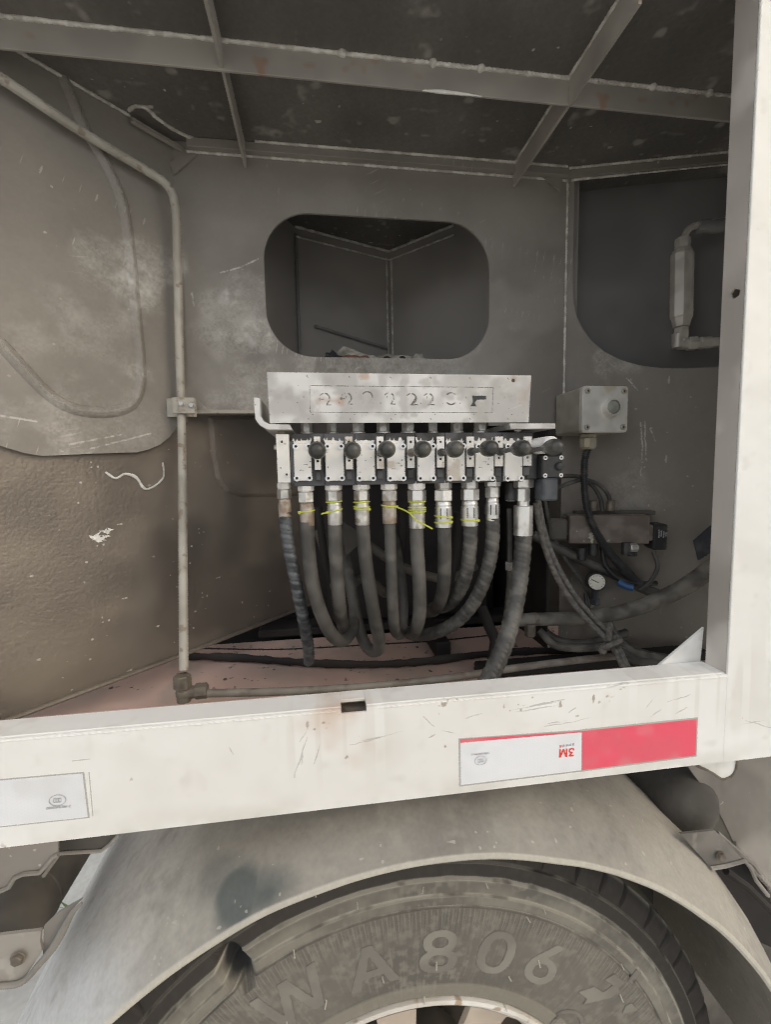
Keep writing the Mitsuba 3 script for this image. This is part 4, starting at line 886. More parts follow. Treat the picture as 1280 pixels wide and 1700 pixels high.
# ------------------------------------------------------------------ junction box and conduit
JB = thing('junction_box', 'square pale metal junction box screwed up at the back wall corner', 'junction box')
jx0, jx1, jz0, jz1 = .5065, .6025, 1.6775, 1.7665
def rrect(x0, x1, z0, z1, r): return sbox(x0 + r, z0 + r, x1 - r, z1 - r).buffer(r, 6)
part(JB, 'body', front(rrect(jx0 + .0008, jx1 - .0008, jz0 + .0008, jz1 - .0008, .006), .321, .090), 'box_paint', 30)
LDp = part(JB, 'lid', cat([front(rrect(jx0, jx1, jz0, jz1, .006), .3105, .010), front(rrect(jx0 + .0016, jx1 - .0016, jz0 + .0016, jz1 - .0016, .005), .309, .0018)]), 'lid_paint', 30)
for sx in (jx0 + .010, jx1 - .010):
    for sz in (jz0 + .010, jz1 - .010):
        s_ = part(JB, 'screw', cat([frame(trimesh.creation.extrude_polygon(ring_poly(.0049, .0058), .0006, engine='earcut'), (sx, .309, sz), FX, FZ), lathe([(0, .0022), (.003, .002), (.0042, .0008), (.0044, 0), (0, 0)], (sx, .309, sz), (0, -1, 0), 18)]), 'box_paint', 30)
        part(s_, 'cross_slot', cat([bx(sx - .0024, sx + .0024, .3064, .3072, sz - .0006, sz + .0006, .0001), bx(sx - .0006, sx + .0006, .3063, .3073, sz - .0024, sz + .0024, .0001)]), 'black_gap', False)
kc = (0.5645, 0.3, 1.725)
KN = part(JB, 'collar', lathe([(.0135, .012), (.0155, .012), (.0175, .009), (.0185, 0)], (kc[0], .309, kc[2]), (0, -1, 0), 32), 'lid_paint')
part(JB, 'blind_plug', lathe([(0, .012), (.008, .0118), (.0125, .010), (.0134, .008), (.0134, 0)], (kc[0], .309, kc[2]), (0, -1, 0), 32), 'plug_green', label='greenish round plug')
gc = (0.541, 0.345, 1.6758)
GL = part(JB, 'cable_gland', cat([hexnut(0, 0, 0, .009, .0168, .1, (0, 0, 1), (gc[0], .345, jz0 - .0085)), lathe([(0, 0), (.012, 0), (.0158, .004), (.0165, .008), (.0165, .022), (0, .022)], (gc[0], .345, jz0 - .031), (0, 0, 1), 10)]), 'box_paint', 20)
CD = thing('corrugated_conduit', 'black ribbed cable conduit hanging from the junction box', 'conduit')
cp = [(gc[0], .345, jz0 - .030)] + [(0.5356, 0.345, 1.6273), (0.5353, 0.345, 1.5809), (0.5398, 0.342, 1.5316), (0.5525, 0.335, 1.4873), (0.5825, 0.33, 1.4382), (0.6188, 0.33, 1.3988), (0.6537, 0.335, 1.3666), (0.7042, 0.35, 1.3379)]
scene[CD] = shape(tube(cp, [.0068] * 4 + [.0072, .0078, .0086, .009, .009], 14, .00115, True, lambda s, a: 1 + .13 * (1 if math.sin(s * 2 * math.pi / .0046) > 0 else -1)), 'black_plastic', 50)

# ------------------------------------------------------------------ small valve block, gauge and lines on the right wall
def rbox(s0, s1, z0, z1, o0, o1, b=.001):
    m = bx(s0, s1, z0, z1, o0, o1, b)      # local x=s, y=z, z=offset
    return frame(m, RO, RU, FZ)
MB_ = thing('solenoid_valve_block', 'dusty brown valve block with a black coil low on the right wall', 'valve')
mb = [(0.004, 1.5107), (0.1611, 1.4456), (-0.0345, 1.4982), (0.1935, 1.4383)]
part(MB_, 'block', cat([rbox(mb[0][0], mb[1][0], mb[1][1] + .006, mb[0][1], .012, .06, .002), rbox(mb[1][0] - .02, mb[1][0] + .008, mb[1][1] + .012, mb[0][1] - .02, .015, .057, .002)]), 'manifold_paint')
part(MB_, 'left_coil', rbox(mb[2][0], mb[0][0] - .001, mb[1][1] + .012, mb[0][1] - .009, .018, .054, .004), 'mud', label='dusty brown coil')
cb = part(MB_, 'black_coil', rbox(mb[1][0] + .009, mb[3][0] + .004, mb[3][1], mb[1][1] + .046, .010, .056, .003), 'black_plastic', label='black coil with white print')
for q in range(4):
    part(cb, 'print_mark', rbox(mb[1][0] + .018 + .0045 * q, mb[1][0] + .0205 + .0045 * q, mb[1][1] + .018 + .003 * (q % 2), mb[1][1] + .036 - .002 * q, .0562, .0566, .0001), 'print_grey', False)
part(MB_, 'coil_bracket', rbox(mb[0][0] + .02, mb[3][0] - .01, mb[0][1] - .002, mb[0][1] + .006, .002, .030, .001), 'mud')
for a in [(0.5644, 0.3573, 1.5235), (0.5975, 0.3478, 1.5233)]:
    part(MB_, 'port_fitting', cyl(np.array(a) - np.array([0, 0, .004]), (0, 0, 1), .0085, .022, 12), 'fitting_brown')
for a in [(0.544, 0.3631, 1.4381), (0.5659, 0.3568, 1.4472), (0.6403, 0.3355, 1.4475), (0.6227, 0.3302, 1.4516)]:
    part(MB_, 'plug', cyl(np.array(a) - np.array([0, 0, .022]), (0, 0, 1), .0095, .026, 12), 'black_plastic')
part(MB_, 'hose_nut', hexnut(0, 0, 0, .014, .009, .3, RU, (0.6233, 0.3196, 1.4458)), 'zinc', 20)
for pts, nm in (([(0.479, 0.3505, 1.5917), (0.5067, 0.353, 1.5936), (0.5347, 0.3554, 1.5893), (0.5634, 0.3575, 1.57), (0.5777, 0.3535, 1.5448), (0.5817, 0.3523, 1.5196)], 'thin dark line arching over the valve block to its left port'),
                ([(0.4662, 0.3334, 1.5681), (0.5018, 0.344, 1.5791), (0.5405, 0.3537, 1.5843), (0.5748, 0.3543, 1.5736), (0.5923, 0.3493, 1.5521), (0.5988, 0.3474, 1.5195)], 'thin dark line arching widest, to the right port of the valve block')):
    k = thing('thin_line', nm, 'pipe')
    scene[k] = shape(tube(pts, .0042, 10), 'hose_rubber', 40)
PG = thing('pressure_gauge', 'small round pressure gauge with a cream dial by the floor cables', 'gauge')
g = np.array((0.5631, 0.3368, 1.3734)); gn = np.array([-.35, -.93, .12]); gn /= np.linalg.norm(gn)
part(PG, 'case', lathe([(0, -.028), (.017, -.028), (.019, -.024), (.019, .001), (.0172, .0025), (.0163, .0), (0, .0)], g, gn, 32), 'black_plastic')
dl = part(PG, 'dial', lathe([(0, .0009), (.0158, .0009), (.0162, 0)], g, gn, 32), 'gauge_face')
gu = np.cross((0, 0, 1), gn); gu /= np.linalg.norm(gu); gv = np.cross(gn, gu)
tick = [frame(bx(-.0004, .0004, .0115, .0145, .0010, .0013, .00005).apply_transform(trimesh.transformations.rotation_matrix(math.radians(a), (0, 0, 1))), g, gu, gv) for a in range(-135, 136, 27)]
part(dl, 'scale_marks', cat(tick), 'ink', False)
part(dl, 'needle', frame(bx(-.0007, .0007, -.004, .0125, .0014, .0019, .0001).apply_transform(trimesh.transformations.rotation_matrix(math.radians(65), (0, 0, 1))), g, gu, gv), 'ink', False)
part(PG, 'stem', cat([cyl(g - gn * .014 - np.array([0, 0, .046]), (0, 0, 1), .0075, .030), hexnut(0, 0, 0, .014, .010, .1, (0, 0, 1), g - gn * .014 - np.array([0, 0, .05]))]), 'blue_black', 20)
BP = thing('blue_connector', 'small blue hose connector beside the pressure gauge', 'connector')
scene[BP] = shape(tube([(0.6089, 0.3341, 1.3717), (0.6219, 0.3252, 1.3643), (0.6323, 0.317, 1.362)], .0072, 10), 'blue_plastic', 40)
DH = thing('supply_hose', 'dark hose slanting below the valve block past the gauge', 'hose')
scene[DH] = shape(tube([(0.4524, 0.3998, 1.4673), (0.5068, 0.3842, 1.4361), (0.5752, 0.3698, 1.4017), (0.6255, 0.3502, 1.3774), (0.661, 0.3296, 1.3572), (0.7182, 0.3236, 1.335)], .0105, 14), 'hose_rubber', 40)
BG = thing('floor_hose', 'thick dusty hose sweeping from behind the corner post to the centre', 'hose')
part(BG, 'rubber_hose', tube([(0.3624, 0.3, 1.3163), (0.3996, 0.3, 1.3163), (0.4625, 0.3, 1.3135), (0.53, 0.295, 1.3145), (0.5942, 0.285, 1.3259), (0.6472, 0.27, 1.3477), (0.6895, 0.245, 1.3818), (0.7124, 0.21, 1.4253), (0.7253, 0.17, 1.4702)], [.0125, .0125, .0132, .0138, .0145, .0152, .0158, .016, .016], 18), 'hose_dusty', 40)
part(BG, 'hose_clamp', cat([cyl((0.4045, 0.3, 1.316), (1, 0.02, 0), .0132, .009, 18), hexnut(0, 0, 0, .024, .0105, .3, (0, 0, -1), (0.3958, 0.292, 1.3096))]), 'fitting_brown', 20)
BU = thing('blue_strip', 'dark blue strip standing against the right wall by the corner post', 'strip')
scene[BU] = shape(rightp([(0.2598, 1.4538), (0.2974, 1.4916), (0.3154, 1.4451), (0.2706, 1.4131)], .004, .03), 'blue_black', 20)
def braid_mod(s, a): return 1 + .07 * np.sin(s * 1500 + a * 3) * np.sin(s * 1500 - a * 3)
for q, (o, lb_) in enumerate((((0, 0), 'left strand of the braided cable pair descending to the knot'), ((9, -5), 'right strand of the braided cable pair descending to the knot'))):
    k = thing('braided_cable', lb_, 'cable')
    pts = [[(0.3785, 0.24, 1.5489), (0.3883, 0.24, 1.5), (0.4039, 0.24, 1.4502), (0.4279, 0.24, 1.4014), (0.4612, 0.245, 1.3564), (0.4914, 0.24, 1.3207), (0.5101, 0.22, 1.2968), (0.5159, 0.2, 1.2784), (0.5163, 0.18, 1.2592)], [(0.3855, 0.245, 1.5538), (0.3977, 0.245, 1.499), (0.4146, 0.245, 1.4521), (0.4401, 0.245, 1.4051), (0.4737, 0.25, 1.36), (0.5066, 0.245, 1.3226), (0.5209, 0.222, 1.2999), (0.5228, 0.2, 1.2812), (0.5232, 0.18, 1.2608)]][q]
    scene[k] = shape(tube(pts, .0054, 12, .0025, True, braid_mod), 'braid', 60)
KT = thing('knotted_cord', 'pale cord knotted round the braided cable pair', 'cord')
kp = [(0.4911, 0.205, 1.2849), (0.4955, 0.198, 1.2939), (0.5079, 0.196, 1.2993), (0.521, 0.2, 1.3024), (0.5259, 0.212, 1.3032), (0.5149, 0.22, 1.2965)]
part(KT, 'loop', tube(kp + [kp[0]], .0046, 10, .003), 'braid')
part(KT, 'loop', tube([(0.5256, 0.235, 1.3201), (0.51, 0.215, 1.3099), (0.5003, 0.202, 1.2998)], .0052, 10), 'braid')
part(KT, 'knot', lump(kp[0], (.0075, .007, .0075), 4, .3), 'braid', 60)
for q, (pts, r, mt, lb_) in enumerate((([(0.4468, 0.33, 1.2759), (0.4745, 0.32, 1.2599), (0.5146, 0.31, 1.2557), (0.5607, 0.31, 1.26), (0.6212, 0.32, 1.2675)], .0085, 'hose_rubber', 'dark cable curving under the thick floor hose, upper of the two'),
                          ([(0.4337, 0.33, 1.2818), (0.4561, 0.31, 1.2574), (0.4957, 0.3, 1.2509), (0.5412, 0.29, 1.254), (0.5941, 0.3, 1.2488)], .0075, 'hose_dusty', 'dusty brown cable curving under the thick floor hose, lower of the two'),
                          ([(0.5619, 0.29, 1.3067), (0.5669, 0.27, 1.2816), (0.5835, 0.25, 1.2663), (0.6079, 0.24, 1.2566), (0.6442, 0.23, 1.2508)], .0048, 'hose_rubber', 'black cable bending right from under the knotted cord, upper edge of the bundle'),
                          ([(0.5409, 0.24, 1.2873), (0.559, 0.225, 1.2685), (0.5885, 0.215, 1.2589), (0.6313, 0.2, 1.2549)], .0105, 'hose_dusty', 'ribbed grey loom in the floor bundle by the gusset'),
                          ([(0.53, 0.21, 1.2767), (0.5529, 0.2, 1.2633), (0.587, 0.19, 1.257), (0.6264, 0.18, 1.2526)], .0085, 'hose_rubber', 'dark loom lowest in the floor bundle by the gusset'))):
    k = thing('floor_cable', lb_, 'cable')
    scene[k] = shape(tube(pts, r, 12, .003, True, (lambda s, a: 1 + .06 * math.sin(s * 1700)) if q == 3 else None), mt, 50)
FS_ = thing('floor_bar', 'dark crossbar above the pink chassis member at the right', 'bar')
part(FS_, 'bar', cat([bx(.30, .80, .30, .345, 1.203, 1.222, .003), bx(.24, .275, .42, .60, 1.2005, 1.235, .003)]), 'black_and_shade')

# ------------------------------------------------------------------ reflective strips on the sill
def strip(label, quads, name='reflective_strip'):
    return thing(name, label, 'sticker')
RS1 = strip('red and white reflective strip upside down at the right end of the sill', 0)
wq = [(0.1644, 1.2738), (0.3272, 1.2688), (0.328, 1.2158), (0.165, 1.2147)]
rq = [(0.3281, 1.2692), (0.4944, 1.2694), (0.495, 1.2179), (0.3292, 1.2156)]
part(RS1, 'border', front(Polygon(wq).union(Polygon(rq)).buffer(.0022, join_style=2), -.0004, .0004), 'tape_edge', 20)
part(RS1, 'white_section', front(Polygon(wq), -.0008, .0005), 'tape_white', 20, 'white half')
part(RS1, 'red_section', front(Polygon(rq), -.0008, .0005), 'tape_red', 20, 'red half')
te = [(0.1644, 1.275), (0.3272, 1.2692), (0.3273, 1.268), (0.1644, 1.2707)]
part(RS1, 'red_edge', front(Polygon(te), -.0012, .0004), 'tape_red', 20, 'thin red upper edge')
UF, VF = (-1, 0, .012), (-.03, 0, -1)
part(RS1, 'maker_print', text('3M', .0105, (0.3069, -0.0012, 1.2425), UF, VF, .0003, True), 'print_red', False, 'red maker mark, upside down')
o = (0.3067, -0.0012, 1.2524)
for q in range(5):
    a = np.array(o) + np.array([(q - 2) * .0044, 0, (q - 2) * .0002])
    part(RS1, 'small_character', cat([front([(a[0] - .0014, a[2] + .0013 - .0012 * w), (a[0] + .0014, a[2] + .0013 - .0012 * w), (a[0] + .0014, a[2] + .0009 - .0012 * w), (a[0] - .0014, a[2] + .0009 - .0012 * w)], -.0012, .0003) for w in range(3)] + [front([(a[0] + d_ - .0003, a[2] - .0015), (a[0] + d_ + .0003, a[2] - .0015), (a[0] + d_ + .0003, a[2] + .0014), (a[0] + d_ - .0003, a[2] + .0014)], -.0013, .0003) for d_ in ((-.0009, .0009) if q % 2 else (0, .0011))]), 'print_red' if q == 0 else 'print_grey', False)
def ccc(key, O, u, v, s=1.0):
    e0 = affinity.scale(ring_poly(.93, 1.0, 24), .0088 * s, .0066 * s)
    part(key, 'mark_oval', frame(trimesh.creation.extrude_polygon(e0, .0003, engine='earcut'), O, u, v), 'print_grey', False)
    O = np.array(O)
    for q in range(3):
        part(key, 'mark_letter', text('C', .0050 * s, O + np.array(u) * (-.0028 + .0026 * q) * s, u, v, .0003, False, .75), 'print_grey', False)
UFn, VFn = (1, 0, -.012), (.03, 0, 1)
ccc(RS1, (0.1906, -0.0012, 1.2447), UF, VF, .9)
part(RS1, 'code_print', text('C000398 3M-2', .0022, (0.1898, -0.0012, 1.2536), UF, VF, .0003), 'print_grey', False)
RS2 = strip('white reflective strip with an upright oval mark at the left end of the sill', 0)
lq = [(-0.3959, 1.2823), (-0.2717, 1.2803), (-0.2697, 1.2284), (-0.4006, 1.2294)]
part(RS2, 'border', front(Polygon(lq).buffer(.0015, join_style=2), -.0004, .0004), 'tape_edge', 20)
part(RS2, 'white_section', front(Polygon(lq), -.0008, .0005), 'tape_white', 20)
part(RS2, 'end_line', cat([front(Polygon([(-0.2708, 1.2809), (-0.2698, 1.2808), (-0.2679, 1.2274), (-0.2688, 1.2275)]), -.0006, .0006), front(Polygon([(-0.2655, 1.281), (-0.2645, 1.2809), (-0.2641, 1.228), (-0.265, 1.2281)]), -.0002, .0006)]), 'tape_edge', 20)
ccc(RS2, (-0.2988, -0.0012, 1.2524), UFn, VFn, 1.0)
part(RS2, 'code_print', text('C000398 3M-2', .0024, (-0.2985, -0.0012, 1.2442), UFn, VFn, .0003), 'print_grey', False)

# ------------------------------------------------------------------ mudguard
MG = thing('mudguard', 'dusty grey-beige curved mudguard arching over the tyre', 'mudguard')
FC = (0.1255, 0.0, 0.547)
prof = [(.583, -.020), (.5865, -.0225), (.591, -.0215), (.596, -.014), (.606, .006), (.620, .032), (.633, .066), (.642, .105), (.647, .16), (.650, .42), (.6465, .42), (.6435, .16), (.6385, .105), (.629, .066), (.616, .034), (.602, .008), (.590, -.013), (.583, -.020)]
def arch(prof, a0, a1, n=160):
    ang = np.radians(np.linspace(a0, a1, n))
    pr = np.array(prof)
    v = np.stack([FC[0] + pr[None, :, 0] * np.sin(ang)[:, None], np.broadcast_to(pr[None, :, 1], (n, len(pr))), FC[2] + pr[None, :, 0] * np.cos(ang)[:, None]], -1)
    w = v.reshape(-1, 3)
    nz = meshkit.fbm(w * 7, 3, 4) - .5
    rad_ = w - np.array([FC[0], 0, FC[2]]); rad_[:, 1] = 0
    rad_ /= np.linalg.norm(rad_, axis=1, keepdims=True)
    w = w + rad_ * (nz * .010)[:, None]
    k = len(pr)
    i, j = np.meshgrid(np.arange(n - 1), np.arange(k - 1), indexing='ij')
    f = np.concatenate([np.stack([i * k + j, i * k + j + 1, (i + 1) * k + j + 1], -1).reshape(-1, 3), np.stack([i * k + j, (i + 1) * k + j + 1, (i + 1) * k + j], -1).reshape(-1, 3)])
    return trimesh.Trimesh(w, f, process=False)
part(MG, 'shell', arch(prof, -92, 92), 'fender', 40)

# ------------------------------------------------------------------ wheel
WH = thing('road_wheel', 'dusty truck wheel half hidden under the mudguard', 'wheel')
tp = [(.268, .012), (.288, .004), (.294, -.002), (.306, -.0050), (.3165, -.0060), (.3185, -.0035), (.322, -.0035), (.34, -.006), (.37, -.0075), (.40, -.0075), (.425, -.0062), (.4365, -.0048), (.4375, -.0018), (.4400, -.0018), (.4415, -.0046), (.4540, -.0040), (.4555, -.0008), (.4755, .0), (.4775, .0038), (.4985, .0048), (.5000, .0085), (.517, .012), (.529, .017), (.5335, .023), (.535, .05), (.534, .30), (.50, .33), (.40, .33), (.28, .31)]
n = 720
ang = np.linspace(-np.pi * .75, np.pi * .75, n)
pr_ = np.array(tp)
R_, Y_ = np.meshgrid(np.ones(n), pr_[:, 0])[1].T, np.broadcast_to(pr_[:, 1], (n, len(tp))).copy()
R_ = R_.copy()
A_ = ang[:, None]
# cut lugs in the shoulder and the torn hollow near the left end
lug = np.zeros((n, 1))
for a in np.arange(-2.2, 2.2, .105):
    lug = np.maximum(lug, np.exp(-((A_ - a - .012 * np.sin(a * 40)) / .0065) ** 2))
sh = np.clip((pr_[:, 0] - .500) / .02, 0, 1) * (pr_[:, 1] < .1)
R_ -= lug * sh * .006
Y_ += lug * sh * .008
hol = np.exp(-(((A_ + .577) / .040) ** 2 + ((pr_[:, 0] - .460) / .025) ** 2) ** 2) * (pr_[:, 1] < .1)
Y_ += hol * .042
R_ -= hol * .004
vt = np.stack([WC[0] + R_ * np.sin(A_), WC[1] + Y_, WC[2] + R_ * np.cos(A_)], -1)
k = len(tp)
i, j = np.meshgrid(np.arange(n - 1), np.arange(k - 1), indexing='ij')
ft = np.concatenate([np.stack([i * k + j, i * k + j + 1, (i + 1) * k + j + 1], -1).reshape(-1, 3), np.stack([i * k + j, (i + 1) * k + j + 1, (i + 1) * k + j], -1).reshape(-1, 3)])
vt = vt.reshape(-1, 3)
vt[:, 1] += (meshkit.fbm(vt * 30, 3, 2) - .5) * .0015
TY = part(WH, 'tyre', trimesh.Trimesh(vt, ft, process=False), 'tyre', 28)
def side_y(r): return WC[1] + np.interp(r, pr_[:20, 0], pr_[:20, 1])
for ch_, a, r, s in (('W', -27.4, .376, 1.0), ('A', -9.9, .369, 1.0), ('8', 5.6, .372, 1.0), ('0', 19.3, .374, 1.0), ('6', 32.0, .378, 1.0)):
    t = math.radians(a)
    u, v = np.array([math.cos(t), 0, -math.sin(t)]), np.array([math.sin(t), 0, math.cos(t)])
    O = np.array([WC[0], 0, WC[2]]) + v * r
    m = meshkit.text_mesh(ch_, .064, .0012, True)
    lo, hi = m.bounds
    m.apply_translation((-(lo[0] + hi[0]) / 2, -(lo[1] + hi[1]) / 2, 0))
    m.vertices[:, 0] *= 1.2
    m = trimesh.Trimesh(*trimesh.remesh.subdivide_to_size(m.vertices, m.faces, .012), process=False)
    w = np.array(m.vertices)
    P3 = O + w[:, :1] * u + w[:, 1:2] * v
    rr2 = np.hypot(P3[:, 0] - WC[0], P3[:, 2] - WC[2])
    P3[:, 1] = side_y(rr2) - w[:, 2] + .0003
    part(TY, 'letter', trimesh.Trimesh(P3, m.faces, process=False), 'tyre_letter', 20)
# moulded arrow-like figure right of the lettering, and a moulded ring
def on_side(poly, t=.0016):
    m = trimesh.creation.extrude_polygon(poly, t, engine='earcut')
    m = trimesh.Trimesh(*trimesh.remesh.subdivide_to_size(m.vertices, m.faces, .012), process=False)
    w = np.array(m.vertices)
    P3 = np.c_[w[:, 0], np.zeros(len(w)), w[:, 1]]
    P3[:, 1] = side_y(np.hypot(w[:, 0] - WC[0], w[:, 1] - WC[2])) - w[:, 2] + .0003
    return trimesh.Trimesh(P3, m.faces, process=False)
lg = [[(0.3725, 0.804), (0.3977, 0.8085), (0.4132, 0.7961), (0.4304, 0.8043), (0.4168, 0.8163), (0.433, 0.8226), (0.45, 0.8048), (0.4399, 0.7983), (0.4421, 0.7916), (0.4279, 0.7838), (0.4003, 0.7829), (0.3811, 0.7805), (0.3869, 0.7897)], [(0.4573, 0.8044), (0.4724, 0.8205), (0.481, 0.8115), (0.4649, 0.7956)], [(0.4475, 0.7525), (0.4747, 0.7513), (0.4637, 0.7662), (0.4534, 0.764)]]
part(TY, 'moulded_mark', cat([on_side(Polygon(q).buffer(0)) for q in lg]), 'tyre_letter', 20)
rgc = (0.3556, 0.07, 0.7459)
part(TY, 'moulded_ring', on_side(affinity.translate(ring_poly(.022, .028, 20), rgc[0], rgc[2])), 'tyre_letter', 20)
sp = []
for a, b in [(-0.0237, 1.0199), (0.0346, 1.0014), (0.2259, 1.001), (0.1315, 1.0088), (0.0681, 0.8851), (0.1307, 0.8389), (0.3062, 0.8715), (0.1486, 0.8948), (0.2597, 0.8495), (-0.0682, 0.844), (-0.0121, 0.8636), (0.316, 0.9484), (0.3951, 0.7379), (0.4437, 0.7857), (0.2551, 0.8005), (-0.0553, 0.9483), (0.288, 0.9411), (0.4465, 0.8339)]:
    r = math.hypot(a - WC[0], b - WC[2])
    yy = side_y(r)
    d = np.array([rng.normal(0, .002), -rng.uniform(.004, .008), -rng.uniform(.002, .008)])
    sp.append(tube([(a, yy + .001, b), np.array((a, yy, b)) + d * .6, np.array((a, yy, b)) + d], .0009, 5, .002))
part(TY, 'spew_hairs', cat(sp), 'spew', kind='stuff')
rp = [(.279, .024), (.283, .006), (.289, -.004), (.296, -.008), (.3005, -.0065), (.3015, -.001), (.2985, .006), (.292, .014)]
def rev(prof, sides=180):
    return lathe([(r, h) for r, h in prof], WC, (0, 1, 0), sides)
SLOT_A = math.radians(12.4)
RM = part(WH, 'rim', rev([(.2895, .006), (.2925, -.001), (.2915, -.0065), (.287, -.008), (.280, -.004), (.275, .004), (.272, .02), (.258, .05), (.252, .10), (.250, .16), (.262, .20)]), 'rim_paint', 40)
dk = Point(0, 0).buffer(.262, 60)
for q in range(10):
    t = q * math.pi / 5 + SLOT_A
    sl_ = Polygon([(-.026, .16), (.026, .16), (.041, .244), (.025, .250), (-.025, .250), (-.041, .244)]).buffer(.004)
    dk = dk.difference(affinity.rotate(sl_, -math.degrees(t), origin=(0, 0)))
part(WH, 'wheel_disc', frame(trimesh.creation.extrude_polygon(dk, .012, engine='earcut'), (WC[0], WC[1] + .038, WC[2]), FX, FZ), 'rim_cream', 30)
part(WH, 'hub', lathe([(.0, -.02), (.06, -.02), (.075, .0), (.085, .06), (.12, .09), (.12, .13), (0, .13)], WC, (0, 1, 0), 40), 'mud')
part(WH, 'brake_drum', lathe([(0, .16), (.245, .16), (.248, .17), (.248, .32), (0, .32)], WC, (0, 1, 0), 60), 'fitting_brown')
VS = thing('inner_axle', 'dark muddy axle and suspension behind the wheel', 'axle')
part(VS, 'beam', bx(-.05, .25, .42, .9, .45, .60, .02), 'mud')
part(VS, 'spring', bx(-.45, .75, .46, .54, .62, .72, .01), 'mud')
MF = thing('mud_flap', 'dark grey dusty flap hanging behind the tyre at the right', 'mud flap')
scene[MF] = shape(roughen(bx(.36, 1.2, .40, .408, .06, 1.12, .002).subdivide().subdivide().subdivide(), .006, 9), 'mud', 40)

# ------------------------------------------------------------------ things under the sill, left
LB = thing('splash_plate', 'bent brown splash plate under the left end of the sill', 'plate')
crest = [(-0.4532, 1.1009), (-0.4, 1.1098), (-0.3905, 1.1131), (-0.3829, 1.1246), (-0.3719, 1.1285), (-0.3545, 1.1275), (-0.3471, 1.1352), (-0.3382, 1.1458), (-0.3326, 1.1474)]
w_ = []
part(LB, 'sheet', prism(crest + [(-0.3298, 1.1851), (-0.4442, 1.2004)], (0, .05, 0), FX, FZ, .003, -.003), 'skirt', 20)
part(LB, 'flange', tube([(-0.4516, 0.048, 1.1026), (-0.3987, 0.048, 1.1107), (-0.3892, 0.048, 1.114), (-0.3816, 0.048, 1.1255), (-0.3706, 0.048, 1.1294), (-0.3533, 0.048, 1.1284), (-0.346, 0.048, 1.136), (-0.3371, 0.048, 1.1467), (-0.3308, 0.048, 1.1489)], .0028, 6, smooth=False), 'skirt')
c2 = [(-0.375, 1.0885), (-0.3653, 1.1016), (-0.3525, 1.1176), (-0.3026, 1.114), (-0.2916, 1.1219), (-0.2788, 1.1348), (-0.277, 1.1628), (-0.391, 1.1776), (-0.3827, 1.1008)]
part(LB, 'rear_sheet', prism(c2, (0, .09, 0), FX, FZ, .003, -.003), 'mud', 20)
part(LB, 'rear_flange', tube([(-0.3739, 0.088, 1.0894), (-0.3642, 0.088, 1.1024), (-0.3514, 0.088, 1.1184), (-0.3017, 0.088, 1.1147), (-0.2907, 0.088, 1.1226), (-0.2779, 0.088, 1.1354)], .0024, 6, smooth=False), 'skirt')
part(LB, 'side_sheet', prism([(0.09, 1.1176)] + [(.34, 1.196), (.34, 1.12), (.093, 1.13)], (0, 0, 0), (0, 1, 0), FZ, .003).apply_translation((-0.3503, 0, 0)), 'mud', 20)
AT = thing('air_tank', 'dark rounded air tank under the left end of the sill', 'air tank')
tk = (-0.4307, 0.12, 1.0089)
part(AT, 'shell', lathe([(0, -.055), (.02, -.052), (.036, -.038), (.046, -.014), (.049, .01), (.049, .26), (0, .28)], (tk[0] - .005, .13, tk[2] + .004), (0, 1, 0), 40), 'mud', 40)
part(AT, 'weld_seam', lathe([(.0485, -.001), (.0502, .0015), (.0485, .004)], (tk[0] - .005, .142, tk[2] + .004), (0, 1, 0), 40), 'mud', 40)
LP_ = thing('step_plate', 'brown dusty sheet with a folded flange below the air tank', 'plate')
part(LP_, 'sheet', prism([(-0.4478, 1.0742), (-0.3909, 1.0706), (-0.3467, 1.0692), (-0.3489, 1.057), (-0.3474, 1.0424), (-0.3727, 1.0056), (-0.4539, 1.0069)], (0, .03, 0), FX, FZ, .004, -.004), 'bracket_dust', 20)
part(LP_, 'bolt', cat([hexnut(0, 0, 0, .005, .0065, .3, (0, -1, 0), (-0.3716, 0.0262, 1.0416)), cyl((-0.3718, 0.0266, 1.0412), (0, -1, 0), .0085, .0012, 18, .0003)]), 'fitting_brown', 20)
part(LP_, 'flange', tube([(-0.2971, 0.026, 1.1013), (-0.3071, 0.026, 1.092), (-0.3208, 0.026, 1.0683), (-0.3343, 0.026, 1.0469), (-0.3502, 0.026, 1.0292), (-0.3701, 0.026, 1.0099), (-0.3999, 0.026, 1.0101)], [.0016, .003, .0045, .0045, .004, .0035, .003], 8), 'skirt')
part(LP_, 'web', prism([(-0.3003, 1.099), (-0.3096, 1.0903), (-0.3226, 1.0664), (-0.3355, 1.0449), (-0.3501, 1.0277), (-0.3455, 1.0704), (-0.3285, 1.0856)], (0, .034, 0), FX, FZ, .003, -.003), 'skirt', 20)
# a weed on the ground beyond, seen through the gap
WD = thing('weed_tuft', 'small green weed on the ground seen past the air tank', 'plant')
lv_ = []
wp = (-1.0164, 1.2214, 0.05)
for q in range(9):
    a, e_ = rng.uniform(0, 2 * np.pi), rng.uniform(.3, 1.2)
    L_ = rng.uniform(.05, .16)
    b_ = np.array([wp[0] + rng.normal(0, .06), wp[1] + rng.normal(0, .06), 0])
    d = np.array([math.cos(a) * math.cos(e_), math.sin(a) * math.cos(e_), math.sin(e_)]) * L_
    s_ = np.cross(d, (0, 0, 1)); s_ = s_ / (np.linalg.norm(s_) + 1e-9) * .012
    lv_.append(trimesh.Trimesh([b_, b_ + d * .5 + s_, b_ + d, b_ + d * .5 - s_], [(0, 1, 2), (0, 2, 3)], process=False))
part(WD, 'leaves', cat(lv_), 'leaf', False, kind='stuff')

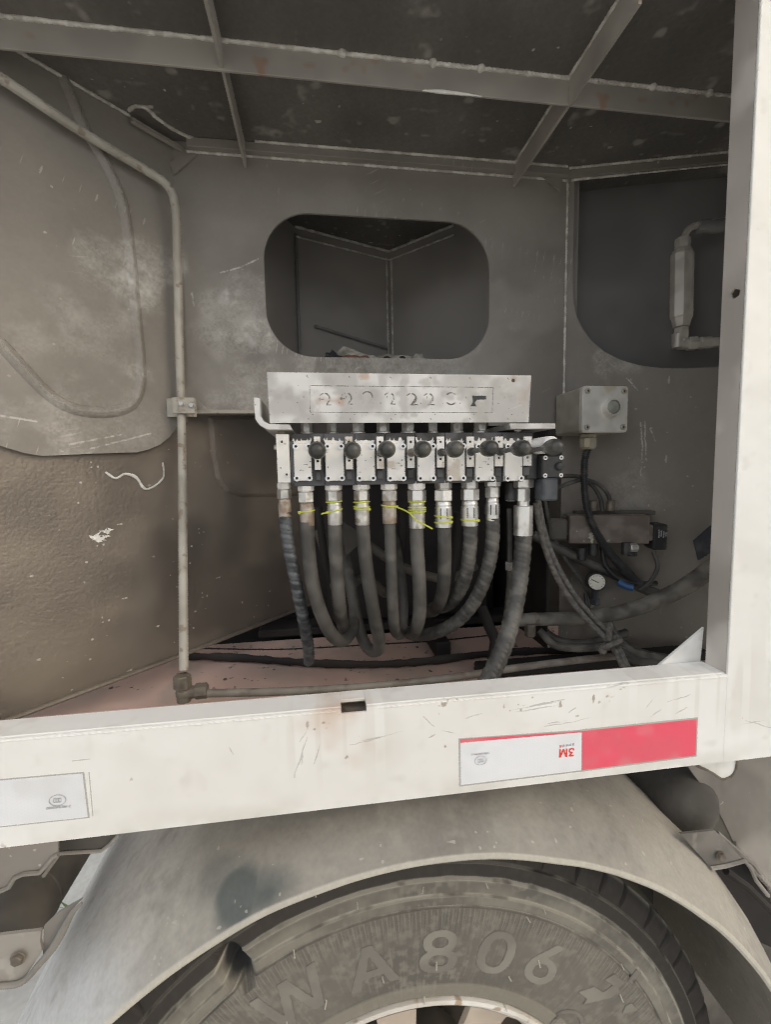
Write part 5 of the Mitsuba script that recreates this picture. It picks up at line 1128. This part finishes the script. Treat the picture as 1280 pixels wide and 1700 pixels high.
# ------------------------------------------------------------------ things under the sill, right
RP = thing('inner_skirt', 'mottled grey panel hanging under the frame at the right edge', 'panel')
part(RP, 'sheet', prism([(0.5777, 1.1355), (0.6064, 1.0941), (0.6403, 1.0513), (0.6657, 1.0065), (0.6893, 0.9612), (0.7226, 0.9182), (0.7958, 0.8381), (0.9531, 0.7792), (0.9208, 1.1541), (0.5754, 1.1881)], (0, .12, 0), FX, FZ, .004, -.004), 'skirt', 20)
part(RP, 'edge_bead', bead([(0.6873, 0.118, 0.961), (0.7205, 0.118, 0.9181), (0.7935, 0.118, 0.8381)], .005, 81), 'skirt')
TG = thing('pink_tab', 'pale pink steel tab with a rusty edge hanging below the sill', 'tab')
part(TG, 'tab', front([(0.5083, 1.1956), (0.5599, 1.1626), (0.5716, 1.1639), (0.579, 1.1713), (0.5817, 1.1939), (0.5099, 1.2017)], .02, .003), 'white_paint', 20)
part(TG, 'rusty_edge', bead([(0.5115, 0.019, 1.1897), (0.5389, 0.019, 1.1757), (0.559, 0.019, 1.1625), (0.5715, 0.019, 1.1646), (0.5789, 0.019, 1.172), (0.581, 0.019, 1.1882)], .0016, 82), 'fitting_brown')
RC = thing('round_tank', 'dark dusty round tank end behind the mudguard at the right', 'tank')
rc_ = (0.6069, 0.13, 1.0305)
part(RC, 'shell', lathe([(0, -.03), (.02, -.029), (.040, -.022), (.052, -.008), (.056, .008), (.056, .40), (0, .40)], rc_, (0, 1, 0), 40), 'mud', 40)
RB = thing('hanger_bracket', 'folded dark steel bracket beside the mudguard at the right', 'bracket')
part(RB, 'sheet', prism([(0.5321, 1.0481), (0.5915, 1.046), (0.6515, 0.9827), (0.6128, 0.9833), (0.5872, 0.9841)], (0, .06, 0), FX, FZ, .004, -.004), 'bracket_grey', 20)
part(RB, 'bolt', cat([hexnut(0, 0, 0, .005, .006, .3, (0, -1, 0), (0.5994, 0.0562, 1.0059)), cyl((0.5998, 0.0566, 1.0055), (0, -1, 0), .0075, .0012, 18, .0003)]), 'fitting_brown', 20)
part(RB, 'flange', tube([(0.5853, 0.058, 0.9852), (0.6107, 0.058, 0.9855), (0.6447, 0.058, 0.9896), (0.6564, 0.058, 0.9756), (0.6687, 0.058, 0.9511), (0.6914, 0.058, 0.9226)], .0032, 6, smooth=False), 'skirt')
part(RB, 'rear_flange', tube([(0.61, 0.075, 1.027), (0.6561, 0.075, 0.9832), (0.6793, 0.075, 0.9651), (0.6939, 0.075, 0.946)], .0042, 6, smooth=False), 'skirt')
part(RB, 'lower_bar', tube([(0.6455, 0.09, 0.9427), (0.6871, 0.09, 0.9093), (0.7493, 0.09, 0.8441)], .006, 8, smooth=False), 'black_and_shade')
part(RB, 'backing', prism([(0.5579, 0.9945), (0.6493, 0.9492), (0.7696, 0.8869), (0.8314, 0.7035), (0.6571, 0.8043)], (0, .14, 0), FX, FZ, .004, -.004), 'black_and_shade', 20)
